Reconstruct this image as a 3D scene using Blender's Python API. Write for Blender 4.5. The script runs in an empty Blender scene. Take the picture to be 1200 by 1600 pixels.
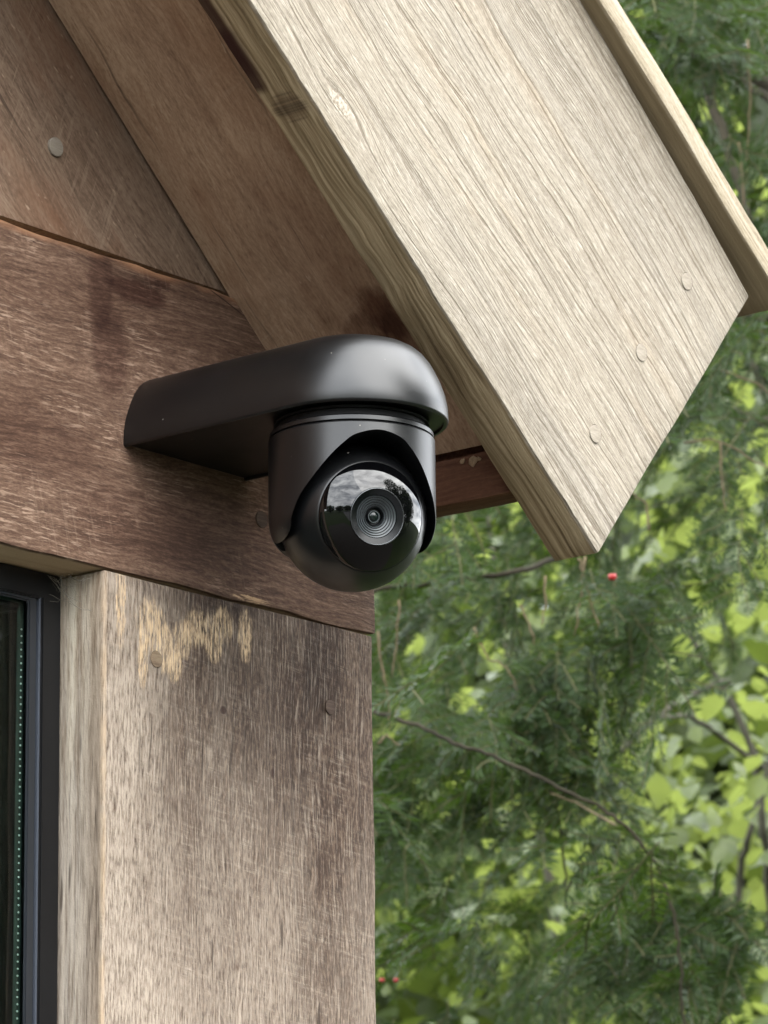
import bpy, bmesh, math, random
import numpy as np
from mathutils import Vector, Matrix, noise as mnoise

random.seed(11)
S = bpy.context.scene
COL = S.collection
R = math.radians

# ------------------------------------------------------------------ camera
CAM = Vector((-1.7219, -1.4116, 1.60))
c_r = Vector((0.63362, -0.77356, -0.01213)).normalized()
c_d = Vector((0.75213, 0.61216, 0.24400)).normalized()
c_u = c_r.cross(c_d).normalized()
c_r = c_d.cross(c_u).normalized()
cd = bpy.data.cameras.new('camera')
cd.sensor_fit = 'HORIZONTAL'
cd.sensor_width = 24.0
cd.lens = 120.0
cd.clip_start = 0.05
cd.clip_end = 500
cd.dof.use_dof = True
cd.dof.focus_distance = 2.07
cd.dof.aperture_fstop = 28.0
cam = bpy.data.objects.new('camera', cd)
cam.matrix_world = Matrix(((c_r.x, c_u.x, -c_d.x, CAM.x), (c_r.y, c_u.y, -c_d.y, CAM.y), (c_r.z, c_u.z, -c_d.z, CAM.z), (0, 0, 0, 1)))
COL.objects.link(cam)
S.camera = cam


def at(px, py, depth):
    """world point seen at a photograph pixel, at a depth in metres (used to lay out boughs)"""
    return CAM + depth * (c_d + (px - 600) / 6000 * c_r - (py - 800) / 6000 * c_u)


def proj(P):
    v = Vector(P) - CAM
    z = v.dot(c_d)
    if z < 0.1:
        return (-9e9, -9e9, z)
    return (600 + 6000 * v.dot(c_r) / z, 800 - 6000 * v.dot(c_u) / z, z)


# ------------------------------------------------------------------ sky, sun, exposure
SUN_EL, SUN_AZ = R(42), R(172)       # azimuth clockwise from +Y
W = bpy.data.worlds.new('World')
S.world = W
W.use_nodes = True
wn = W.node_tree
wn.nodes.clear()
wo = wn.nodes.new('ShaderNodeOutputWorld')
bg = wn.nodes.new('ShaderNodeBackground')
bg.inputs['Strength'].default_value = 0.15
sky = wn.nodes.new('ShaderNodeTexSky')
sky.sky_type = 'NISHITA'
sky.sun_disc = False
sky.sun_elevation = SUN_EL
sky.sun_rotation = SUN_AZ
tc = wn.nodes.new('ShaderNodeTexCoord')
mp = wn.nodes.new('ShaderNodeMapping')
mp.inputs['Scale'].default_value = (1, 1, 2.6)
nz = wn.nodes.new('ShaderNodeTexNoise')
nz.inputs['Scale'].default_value = 3.1
nz.inputs['Detail'].default_value = 9
nz.inputs['Roughness'].default_value = 0.6
nz.inputs['Distortion'].default_value = 0.4
r1 = wn.nodes.new('ShaderNodeValToRGB')
r1.color_ramp.elements[0].position = 0.36
r1.color_ramp.elements[0].color = (6.5, 6.9, 7.5, 1)
r1.color_ramp.elements[1].position = 0.66
r1.color_ramp.elements[1].color = (20, 20.4, 20.6, 1)
r2 = wn.nodes.new('ShaderNodeValToRGB')
r2.color_ramp.elements[0].position = 0.30
r2.color_ramp.elements[0].color = (0.45, 0.45, 0.45, 1)
r2.color_ramp.elements[1].position = 0.45
r2.color_ramp.elements[1].color = (1, 1, 1, 1)
nz2 = wn.nodes.new('ShaderNodeTexNoise')
nz2.inputs['Scale'].default_value = 1.7
nz2.inputs['Detail'].default_value = 6
mx = wn.nodes.new('ShaderNodeMixRGB')
wn.links.new(tc.outputs['Generated'], mp.inputs['Vector'])
wn.links.new(mp.outputs[0], nz.inputs['Vector'])
wn.links.new(mp.outputs[0], nz2.inputs['Vector'])
wn.links.new(nz.outputs[0], r1.inputs[0])
wn.links.new(nz2.outputs[0], r2.inputs[0])
wn.links.new(r2.outputs[0], mx.inputs[0])
wn.links.new(sky.outputs[0], mx.inputs[1])
wn.links.new(r1.outputs[0], mx.inputs[2])
wn.links.new(mx.outputs[0], bg.inputs['Color'])
wn.links.new(bg.outputs[0], wo.inputs['Surface'])

sd = bpy.data.lights.new('sun', 'SUN')
sd.energy = 1.15
sd.angle = R(75)
sd.color = (1.0, 0.95, 0.87)
sun = bpy.data.objects.new('sun', sd)
sv = Vector((math.sin(SUN_AZ) * math.cos(SUN_EL), math.cos(SUN_AZ) * math.cos(SUN_EL), math.sin(SUN_EL)))
sun.rotation_euler = (-sv).to_track_quat('-Z', 'Y').to_euler()
COL.objects.link(sun)

S.view_settings.view_transform = 'Standard'
S.view_settings.look = 'None'
S.view_settings.gamma = 1
S.view_settings.exposure = 1.72
S.render.engine = 'CYCLES'
S.cycles.max_bounces = 8
S.cycles.transparent_max_bounces = 8
S.cycles.use_denoising = True


# ------------------------------------------------------------------ node helpers
class G:
    def __init__(s, name, rough=0.7, spec=0.25):
        s.m = bpy.data.materials.new(name)
        s.m.use_nodes = True
        s.t = s.m.node_tree
        s.b = s.t.nodes['Principled BSDF']
        s.b.inputs['Roughness'].default_value = rough
        s.b.inputs['Specular IOR Level'].default_value = spec
        s.out = s.t.nodes['Material Output']

    def n(s, typ, **kw):
        nd = s.t.nodes.new(typ)
        for k, v in kw.items():
            setattr(nd, k, v)
        return nd

    def set(s, sock, v):
        if v is None:
            return
        if hasattr(v, 'node'):
            s.t.links.new(v, sock)
        elif isinstance(v, (tuple, list)) and len(v) == 3 and sock.type == 'RGBA':
            sock.default_value = (*v, 1)
        else:
            sock.default_value = v

    def math(s, op, a, b=None, c=None, clamp=False):
        nd = s.n('ShaderNodeMath', operation=op, use_clamp=clamp)
        s.set(nd.inputs[0], a)
        s.set(nd.inputs[1], b)
        if c is not None:
            s.set(nd.inputs[2], c)
        return nd.outputs[0]

    def add(s, a, b): return s.math('ADD', a, b)
    def sub(s, a, b): return s.math('SUBTRACT', a, b)
    def mul(s, a, b): return s.math('MULTIPLY', a, b)
    def mad(s, a, b, c): return s.math('MULTIPLY_ADD', a, b, c)

    def comb(s, x, y, z):
        nd = s.n('ShaderNodeCombineXYZ')
        for i, v in enumerate((x, y, z)):
            s.set(nd.inputs[i], v)
        return nd.outputs[0]

    def noise(s, vec, scale=1.0, detail=2.0, rough=0.55, dist=0.0):
        nd = s.n('ShaderNodeTexNoise')
        s.set(nd.inputs['Vector'], vec)
        nd.inputs['Scale'].default_value = scale
        nd.inputs['Detail'].default_value = detail
        nd.inputs['Roughness'].default_value = rough
        nd.inputs['Distortion'].default_value = dist
        return nd.outputs[0]

    def remap(s, v, a, b, c=0.0, d=1.0, smooth=False):
        nd = s.n('ShaderNodeMapRange', clamp=True)
        if smooth:
            nd.interpolation_type = 'SMOOTHSTEP'
        s.set(nd.inputs[0], v)
        for i, q in enumerate((a, b, c, d)):
            nd.inputs[i + 1].default_value = q
        return nd.outputs[0]

    def ramp(s, v, stops):
        nd = s.n('ShaderNodeValToRGB')
        e = nd.color_ramp.elements
        while len(e) < len(stops):
            e.new(0.5)
        for el, (p, c) in zip(e, stops):
            el.position = p
            el.color = (*c, 1)
        s.set(nd.inputs[0], v)
        return nd.outputs[0]

    def mix(s, f, a, b, mode='MIX'):
        nd = s.n('ShaderNodeMixRGB', blend_type=mode)
        s.set(nd.inputs[0], f)
        s.set(nd.inputs[1], a)
        s.set(nd.inputs[2], b)
        return nd.outputs[0]

    def bump(s, h, strength, dist=0.001):
        nd = s.n('ShaderNodeBump')
        nd.inputs['Strength'].default_value = strength
        nd.inputs['Distance'].default_value = dist
        s.set(nd.inputs['Height'], h)
        s.t.links.new(nd.outputs[0], s.b.inputs['Normal'])

    def color(s, c): s.set(s.b.inputs['Base Color'], c)
    def rough(s, c): s.set(s.b.inputs['Roughness'], c)


def plain(name, col, rough=0.5, spec=0.5, metal=0.0, var=0.0, scale=60):
    g = G(name, rough, spec)
    g.b.inputs['Metallic'].default_value = metal
    if var:
        t = g.n('ShaderNodeTexCoord').outputs['Object']
        nn = g.noise(t, scale, 5, 0.6)
        g.color(g.mix(g.remap(nn, 0.3, 0.7), tuple(c * (1 - var) for c in col), tuple(min(1, c * (1 + var)) for c in col)))
        g.bump(nn, 0.08, 0.0005)
    else:
        g.color(col)
    return g.m


class Wood(G):
    """weathered timber: x runs along the grain, y across it (object space, metres)"""
    def __init__(s, name, dark, mid, light, across=520, along=26, ring=190, wf=0.45, wr=0.35, wk=0.2, width=0.16,
                 warp=0.008, blotch=(16, (0.6, 0.55, 0.5), 0.6), seed=0.0, rough=0.78, bump=0.5, extra=None, ringx=1.6, tint=(1, 1, 1), knots=()):
        super().__init__(name, rough, 0.2)
        co = s.n('ShaderNodeTexCoord').outputs['Object']
        s.sep = s.n('ShaderNodeSeparateXYZ')
        s.t.links.new(co, s.sep.inputs[0])
        s.co = co
        s.x, s.y, s.z = s.sep.outputs[0], s.sep.outputs[1], s.sep.outputs[2]
        xs = s.add(s.x, seed)
        n0 = s.noise(s.comb(s.mul(xs, 3.2), s.mul(s.y, 9), s.mul(s.z, 9)), 1, 3)
        n1 = s.noise(s.comb(s.mul(xs, 30), s.mul(s.y, 60), s.mul(s.z, 60)), 1, 2)
        yw = s.add(s.y, s.add(s.mul(s.sub(n0, 0.5), warp * 4), s.mul(s.sub(n1, 0.5), warp * 0.18)))
        for kx, ky, sx, sy in knots:
            dx, dy = s.mul(s.sub(s.x, kx), 1 / sx), s.mul(s.sub(s.y, ky), 1 / sy)
            ex_ = s.math('POWER', 2.718, s.mul(s.add(s.mul(dx, dx), s.mul(dy, dy)), -1.0))
            yw = s.sub(yw, s.mul(s.mul(s.sub(s.y, ky), 0.72), ex_))
        s.yw = yw
        s.fib = s.noise(s.comb(s.mul(xs, along), s.mul(yw, across), s.mul(s.z, across)), 1, 3, 0.6)
        s.ring = s.noise(s.comb(s.mul(xs, ringx), s.mul(yw, ring), s.mul(s.z, ring)), 1, 2.5, 0.6)
        s.fleck = s.noise(s.comb(s.mul(xs, 260), s.mul(yw, 760), s.mul(s.z, 760)), 1, 2, 0.7)
        h = s.add(s.add(s.mul(s.fib, wf), s.mul(s.ring, wr)), s.mul(s.fleck, wk))
        s.h = h
        v = s.remap(h, 0.5 - width, 0.5 + width)
        c = s.ramp(v, [(0.0, dark), (0.5, mid), (1.0, light)])
        s.blot = s.noise(s.comb(s.mul(xs, 0.45), s.y, s.z), blotch[0], 6, 0.62)
        bm = s.remap(s.blot, 0.34, 0.66, 1, 0)
        c = s.mix(s.mul(bm, blotch[2]), c, s.mix(1.0, c, blotch[1], 'MULTIPLY'))
        s.c = c
        if extra:
            extra(s)
        s.color(s.mix(1.0, s.c, tuple(q * 0.62 for q in tint), 'MULTIPLY'))
        s.bump(s.h, bump, 0.0016)

    def ell(s, cx, cy, rx, ry, soft=0.5, wob=0.8, nscale=60, stretch=1.0):
        """0..1 mask of a ragged ellipse in board space"""
        dx = s.math('DIVIDE', s.sub(s.x, cx), rx)
        dy = s.math('DIVIDE', s.sub(s.y, cy), ry)
        d = s.add(s.mul(dx, dx), s.mul(dy, dy))
        nn = s.noise(s.comb(s.mul(s.x, nscale * stretch), s.mul(s.y, nscale), 0.0), 1, 4, 0.65)
        d = s.add(d, s.mul(s.sub(nn, 0.5), wob * 2))
        return s.remap(d, 1 + soft, 1 - soft, 0, 1, True)

    def seg(s, ax, ay, bx, by, w, wob=0.004, nscale=60):
        """0..1 mask of a ragged line"""
        L = math.hypot(bx - ax, by - ay)
        ux, uy = (bx - ax) / L, (by - ay) / L
        nn = s.noise(s.comb(s.mul(s.x, nscale), s.mul(s.y, nscale), 3.0), 1, 3)
        px, py = s.sub(s.x, ax), s.sub(s.y, ay)
        t = s.add(s.mul(px, ux), s.mul(py, uy))
        q = s.add(s.add(s.mul(px, -uy), s.mul(py, ux)), s.mul(s.sub(nn, 0.5), wob))
        a = s.remap(s.math('ABSOLUTE', q), w, w * 0.4, 0, 1)
        i1 = s.remap(t, 0, L * 0.15)
        i2 = s.remap(t, L, L * 0.8)
        return s.mul(a, s.mul(i1, i2))


# ------------------------------------------------------------------ object helpers
def link(name, me, mat=None, parent=None):
    o = bpy.data.objects.new(name, me)
    COL.objects.link(o)
    if mat is not None:
        for m in (mat if isinstance(mat, (list, tuple)) else [mat]):
            me.materials.append(m)
    if parent is not None:
        o.parent = parent
    return o


def tag(o, label=None, cat=None, group=None, kind=None):
    for k, v in (('label', label), ('category', cat), ('group', group), ('kind', kind)):
        if v:
            o[k] = v
    return o


def empty(name, loc, label, cat, group=None):
    o = bpy.data.objects.new(name, None)
    COL.objects.link(o)
    o.location = loc
    bpy.context.view_layer.update()
    return tag(o, label, cat, group)


def bm_obj(name, bm, mat, parent=None, smooth=False):
    me = bpy.data.meshes.new(name)
    bm.normal_update()
    bm.to_mesh(me)
    bm.free()
    if smooth:
        me.polygons.foreach_set('use_smooth', [True] * len(me.polygons))
    return link(name, me, mat, parent)


def auto_smooth(o, ang=35):
    """smooth faces but keep real creases sharp"""
    me = o.data
    me.polygons.foreach_set('use_smooth', [True] * len(me.polygons))
    bm = bmesh.new()
    bm.from_mesh(me)
    for e in bm.edges:
        e.smooth = not (len(e.link_faces) == 2 and e.calc_face_angle(0) > R(ang))
    bm.to_mesh(me)
    bm.free()


def plank(name, P, T, mat, parent, out=(0, -1, 0), wob=0.0006, bevel=0.0012, step=0.012, seed=0, label=None):
    """a board: P = four front corners [start-low, end-low, end-high, start-high] (low->high across the grain), T thick"""
    P = [Vector(p) for p in P]
    ex = (P[1] - P[0]).normalized()
    ez = Vector(out).normalized()
    ez = (ez - ez.dot(ex) * ex).normalized()
    ey = ez.cross(ex)
    O = P[0]
    loc = [((p - O).dot(ex), (p - O).dot(ey)) for p in P]
    L = max(loc[1][0], loc[2][0]) - min(loc[0][0], loc[3][0])
    wd = abs(loc[3][1] - loc[0][1])
    nx = max(2, min(170, int(L / step)))
    ny = max(2, min(16, int(wd / 0.03)))
    bm = bmesh.new()
    grid = [[], []]
    for k, zz in enumerate((0.0, -T)):
        for i in range(nx + 1):
            row = []
            s = i / nx
            for j in range(ny + 1):
                t = j / ny
                x = (loc[0][0] * (1 - s) + loc[1][0] * s) * (1 - t) + (loc[3][0] * (1 - s) + loc[2][0] * s) * t
                y = (loc[0][1] * (1 - s) + loc[1][1] * s) * (1 - t) + (loc[3][1] * (1 - s) + loc[2][1] * s) * t
                if wob and j in (0, ny):
                    y += wob * 2 * mnoise.noise((x * 18, seed + j * 3.7, 0.3)) + wob * mnoise.noise((x * 75, seed + j * 1.7, k * 0.4))
                if wob and i in (0, nx):
                    x += wob * 1.5 * mnoise.noise((y * 60, seed + i, 5.1))
                z = zz + (wob * 1.2 * mnoise.noise((x * 7, y * 12 + seed, zz * 3)) if k == 0 else 0)
                row.append(bm.verts.new((x, y, z)))
            grid[k].append(row)
    for i in range(nx):
        for j in range(ny):
            a = grid[0]
            bm.faces.new((a[i][j], a[i + 1][j], a[i + 1][j + 1], a[i][j + 1]))
            a = grid[1]
            bm.faces.new((a[i][j + 1], a[i + 1][j + 1], a[i + 1][j], a[i][j]))
    f, b = grid
    for i in range(nx):
        bm.faces.new((b[i][0], b[i + 1][0], f[i + 1][0], f[i][0]))
        bm.faces.new((f[i][ny], f[i + 1][ny], b[i + 1][ny], b[i][ny]))
    for j in range(ny):
        bm.faces.new((f[0][j], f[0][j + 1], b[0][j + 1], b[0][j]))
        bm.faces.new((b[nx][j], b[nx][j + 1], f[nx][j + 1], f[nx][j]))
    bmesh.ops.recalc_face_normals(bm, faces=bm.faces)
    if bevel:
        ed = [e for e in bm.edges if len(e.link_faces) == 2 and e.calc_face_angle(0) > R(50)]
        bmesh.ops.bevel(bm, geom=ed, offset=bevel, segments=2, profile=0.6, affect='EDGES', clamp_overlap=True)
    o = bm_obj(name, bm, mat, None)
    o.matrix_world = Matrix(((ex.x, ey.x, ez.x, O.x), (ex.y, ey.y, ez.y, O.y), (ex.z, ey.z, ez.z, O.z), (0, 0, 0, 1)))
    if parent is not None:
        o.parent = parent
        o.matrix_parent_inverse = parent.matrix_world.inverted()
    if label:
        o['label'] = label
    auto_smooth(o, 30)
    bpy.context.view_layer.update()
    o['frame'] = 0
    del o['frame']
    return o


def sub(o, parent):
    o.parent = parent
    o.matrix_parent_inverse = parent.matrix_world.inverted()
    return o


def box_bm(bm, x0, x1, y0, y1, z0, z1):
    v = [bm.verts.new(p) for p in ((x0, y0, z0), (x1, y0, z0), (x1, y1, z0), (x0, y1, z0), (x0, y0, z1), (x1, y0, z1), (x1, y1, z1), (x0, y1, z1))]
    for q in ((0, 3, 2, 1), (4, 5, 6, 7), (0, 1, 5, 4), (1, 2, 6, 5), (2, 3, 7, 6), (3, 0, 4, 7)):
        bm.faces.new([v[i] for i in q])


def box(name, b, mat, parent=None, bevel=0.0):
    bm = bmesh.new()
    box_bm(bm, *b)
    if bevel:
        bmesh.ops.bevel(bm, geom=bm.edges[:], offset=bevel, segments=2, affect='EDGES')
    o = bm_obj(name, bm, mat)
    if parent is not None:
        sub(o, parent)
    return o


def lathe(name, prof, mat, parent=None, seg=96, M=None, ang=35, closed=False):
    """revolve (radius, height) points about z; M places it"""
    bm = bmesh.new()
    rings = []
    for (r, z) in prof:
        if r < 1e-7:
            rings.append([bm.verts.new((0, 0, z))])
        else:
            rings.append([bm.verts.new((r * math.cos(2 * math.pi * k / seg), r * math.sin(2 * math.pi * k / seg), z)) for k in range(seg)])
    pairs = list(zip(rings, rings[1:]))
    if closed:
        pairs.append((rings[-1], rings[0]))
    for a, b in pairs:
        for k in range(seg):
            k2 = (k + 1) % seg
            if len(a) == 1 and len(b) == 1:
                continue
            if len(a) == 1:
                bm.faces.new((a[0], b[k], b[k2]))
            elif len(b) == 1:
                bm.faces.new((a[k2], a[k], b[0]))
            else:
                bm.faces.new((a[k], b[k], b[k2], a[k2]))
    bmesh.ops.recalc_face_normals(bm, faces=bm.faces)
    o = bm_obj(name, bm, mat)
    if M is not None:
        o.matrix_world = M
    if parent is not None:
        sub(o, parent)
    auto_smooth(o, ang)
    return o


def tube_bm(bm, pts, radii, seg=6):
    pts = [Vector(p) for p in pts]
    rings = []
    for i, p in enumerate(pts):
        t = (pts[min(i + 1, len(pts) - 1)] - pts[max(i - 1, 0)]).normalized()
        a = t.cross(Vector((0.3, 0.2, 1)).normalized())
        if a.length < 1e-3:
            a = t.cross(Vector((1, 0, 0)))
        a.normalize()
        b = t.cross(a)
        rings.append([bm.verts.new(p + radii[i] * (math.cos(2 * math.pi * k / seg) * a + math.sin(2 * math.pi * k / seg) * b)) for k in range(seg)])
    for a, b in zip(rings, rings[1:]):
        for k in range(seg):
            bm.faces.new((a[k], a[(k + 1) % seg], b[(k + 1) % seg], b[k]))
    bm.faces.new(rings[0][::-1])
    bm.faces.new(rings[-1])


def smooth_path(pts, n=6, jit=0.0):
    """Catmull-Rom through points"""
    pts = [Vector(p) for p in pts]
    Q = [pts[0] * 2 - pts[1]] + pts + [pts[-1] * 2 - pts[-2]]
    out = []
    for i in range(1, len(Q) - 2):
        for k in range(n):
            t = k / n
            a, b, c, d = Q[i - 1], Q[i], Q[i + 1], Q[i + 2]
            p = 0.5 * ((2 * b) + (c - a) * t + (2 * a - 5 * b + 4 * c - d) * t * t + (3 * b - a - 3 * c + d) * t ** 3)
            if jit:
                p = p + Vector([random.uniform(-jit, jit) for _ in range(3)])
            out.append(p)
    out.append(pts[-1])
    return out


# ------------------------------------------------------------------ ground and setting
def grass_mat():
    g = G('lawn', 0.9, 0.1)
    t = g.n('ShaderNodeTexCoord').outputs['Object']
    a, b = g.noise(t, 0.35, 4), g.noise(t, 40, 4)
    c = g.ramp(g.add(g.mul(a, 0.6), g.mul(b, 0.4)), [(0.3, (0.012, 0.02, 0.007)), (0.5, (0.022, 0.033, 0.010)), (0.75, (0.04, 0.048, 0.018))])
    g.color(c)
    g.bump(b, 0.5, 0.03)
    return g.m


def sheet(name, pts, z, mat):
    bm = bmesh.new()
    bm.faces.new([bm.verts.new((x, y, z)) for x, y in pts])
    return tag(bm_obj(name, bm, mat), kind='structure')


sheet('ground', [(-220, -220), (220, -220), (220, 220), (-220, 220)], 0.0, grass_mat())


def gravel_mat(name, c0, c1, sc):
    g = G(name, 0.9, 0.2)
    t = g.n('ShaderNodeTexCoord').outputs['Object']
    nn = g.noise(t, sc, 5, 0.7)
    g.color(g.mix(g.remap(nn, 0.3, 0.7), c0, c1))
    g.bump(nn, 0.4, 0.01)
    return g.m


sheet('driveway', [(-30, -14), (-14, -20), (0.5, -3.2), (-1.2, -2.0), (-6, -4.0)], 0.004, gravel_mat('asphalt', (0.06, 0.06, 0.06), (0.105, 0.102, 0.10), 60))
sheet('soil_bed', [(-5.2, -2.6), (1.6, -2.6), (1.6, -0.05), (-5.2, -0.05)], 0.008, gravel_mat('dark_soil', (0.016, 0.0135, 0.011), (0.038, 0.033, 0.027), 35))  # out-of-view soil by the wall, darkened so the ball reflects near-black below

# ------------------------------------------------------------------ the timber house
SL = 0.905                              # soffit slope (dz/dx)
FY = -0.158                             # face of the barge board
house = empty('timber_house', (0, 0, 0), 'weathered timber building with oak corner post, boarded gable and pale barge board', 'house')


def soff(x): return 2.2422 - (x + 0.098) * SL


dk = (0.035, 0.022, 0.016)

# --- materials of the boards
def post_extra(s):
    # local x = height above ground, y = distance left of the right arris
    pale = s.noise(s.comb(s.mul(s.x, 5), s.mul(s.y, 16), 0), 1, 5, 0.65)
    left = s.remap(s.y, 0.10, 0.23)
    low = s.remap(s.x, 2.02, 1.84)
    streak = s.noise(s.comb(s.mul(s.x, 130), s.mul(s.y, 720), s.mul(s.z, 720)), 1, 4, 0.7)
    f = s.add(s.add(s.mul(left, 0.70), s.mul(low, 0.40)), s.mul(s.sub(pale, 0.52), 1.7))
    f = s.mul(s.remap(f, 0.05, 0.8), s.remap(streak, 0.30, 0.58))
    s.c = s.mix(s.mul(f, 0.90), s.c, (0.53, 0.47, 0.405))
    # band saw marks: fine pale lines square to the grain
    sw = s.noise(s.comb(s.mul(s.add(s.x, s.mul(s.y, -0.10)), 430), s.mul(s.y, 30), s.mul(s.z, 30)), 1, 3, 0.7)
    swm = s.noise(s.comb(s.mul(s.x, 30), s.mul(s.y, 38), 2), 1, 5, 0.7)
    s.saw = s.mul(s.mul(s.remap(sw, 0.47, 0.66), s.remap(swm, 0.40, 0.66)), s.remap(s.fleck, 0.35, 0.6))
    s.saw = s.mul(s.saw, s.remap(s.z, -0.0022, -0.001, 0.25, 1.0))
    s.c = s.mix(s.mul(s.saw, 0.48), s.c, (0.56, 0.50, 0.43))
    # smoky brown under the beam and down the middle
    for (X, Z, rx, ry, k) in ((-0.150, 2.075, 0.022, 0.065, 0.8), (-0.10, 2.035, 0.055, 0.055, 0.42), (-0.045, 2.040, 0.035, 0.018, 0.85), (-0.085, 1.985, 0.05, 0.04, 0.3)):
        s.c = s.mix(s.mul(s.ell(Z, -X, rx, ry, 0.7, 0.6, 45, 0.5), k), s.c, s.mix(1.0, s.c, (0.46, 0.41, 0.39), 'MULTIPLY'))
    for (X, Z, rx, ry) in ((-0.1330, 2.0005, 0.0022, 0.0026), (-0.0905, 1.9700, 0.0030, 0.0020)):
        s.c = s.mix(s.mul(s.ell(Z, -X, rx, ry, 0.6, 0.8, 300), 0.85), s.c, (0.05, 0.026, 0.02))
    # scuffed tan wood
    st = s.remap(s.noise(s.comb(s.mul(s.x, 60), s.mul(s.y, 620), 0), 1, 4, 0.75), 0.40, 0.56)
    for (X, Z, rx, ry) in ((-0.193, 2.040, 0.013, 0.0115), (-0.182, 2.028, 0.013, 0.009), (-0.167, 2.036, 0.010, 0.008), (-0.152, 2.044, 0.010, 0.012), (-0.134, 2.049, 0.010, 0.009), (-0.114, 2.046, 0.014, 0.0055), (-0.141, 2.036, 0.009, 0.007), (-0.174, 2.020, 0.010, 0.006), (-0.226, 2.079, 0.009, 0.012), (-0.218, 2.055, 0.03, 0.004), (-0.2, 2.02, 0.015, 0.004)):
        m = s.mul(s.ell(Z, -X, rx, ry, 0.5, 1.5, 300, 0.35), st)
        s.c = s.mix(s.mul(s.mul(m, s.remap(s.fib, 0.34, 0.52)), 0.9), s.c, s.mix(s.fleck, (0.66, 0.46, 0.26), (1.0, 0.82, 0.58)))
    # the window reveal was never weathered so dark
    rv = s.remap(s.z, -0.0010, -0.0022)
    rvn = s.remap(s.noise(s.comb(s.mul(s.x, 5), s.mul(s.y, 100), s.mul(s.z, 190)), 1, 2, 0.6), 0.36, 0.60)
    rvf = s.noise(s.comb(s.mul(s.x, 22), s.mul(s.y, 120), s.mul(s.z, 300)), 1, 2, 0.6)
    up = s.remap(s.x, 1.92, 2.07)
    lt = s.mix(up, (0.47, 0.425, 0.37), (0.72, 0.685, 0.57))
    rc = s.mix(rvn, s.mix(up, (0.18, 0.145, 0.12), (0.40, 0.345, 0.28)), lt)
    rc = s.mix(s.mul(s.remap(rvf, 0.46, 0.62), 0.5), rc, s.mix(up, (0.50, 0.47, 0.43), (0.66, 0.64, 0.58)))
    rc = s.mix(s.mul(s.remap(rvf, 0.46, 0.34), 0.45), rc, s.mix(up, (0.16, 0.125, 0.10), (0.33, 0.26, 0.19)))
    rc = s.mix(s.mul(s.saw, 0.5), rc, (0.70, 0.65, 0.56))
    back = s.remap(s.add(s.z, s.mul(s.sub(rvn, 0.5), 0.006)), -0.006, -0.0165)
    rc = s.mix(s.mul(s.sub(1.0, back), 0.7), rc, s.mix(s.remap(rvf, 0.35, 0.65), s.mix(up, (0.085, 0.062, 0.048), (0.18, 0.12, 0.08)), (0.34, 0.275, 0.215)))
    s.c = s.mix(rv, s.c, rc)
    ar = s.mul(s.remap(s.math('ABSOLUTE', s.sub(s.y, 0.2305)), 0.0022, 0.0008), s.remap(s.noise(s.comb(s.mul(s.x, 25), 0, 0), 1, 4), 0.35, 0.55))
    ar = s.mul(ar, s.remap(s.z, -0.0028, -0.0012))
    s.c = s.mix(s.mul(ar, 0.7), s.c, (0.58, 0.46, 0.33))
    # checks (long fine cracks)
    ck = s.noise(s.comb(s.mul(s.x, 20), s.mul(s.yw, 300), s.mul(s.z, 300)), 1, 1, 0.5)
    s.c = s.mix(s.mul(s.remap(ck, 0.31, 0.25), 0.7), s.c, dk)
    fl = s.noise(s.comb(s.mul(s.x, 55), s.mul(s.yw, 950), s.mul(s.z, 950)), 1, 2, 0.6)
    s.c = s.mix(s.mul(s.remap(fl, 0.46, 0.34), 0.55), s.c, s.mix(1.0, s.c, (0.40, 0.35, 0.31), 'MULTIPLY'))
    s.c = s.mix(s.mul(s.remap(fl, 0.56, 0.68), 0.35), s.c, (0.66, 0.59, 0.51))
    s.h = s.add(s.h, s.mul(s.saw, 0.25))


M_post = Wood('oak_post', (0.050, 0.033, 0.024), (0.122, 0.083, 0.062), (0.31, 0.24, 0.185), across=640, along=170, ring=230, wf=0.42, wk=0.34, wr=0.24, width=0.14,
              blotch=(13, (0.62, 0.58, 0.56), 0.7), seed=3.1, extra=post_extra, bump=0.5, tint=(1.12, 1.05, 0.97)).m


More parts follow.
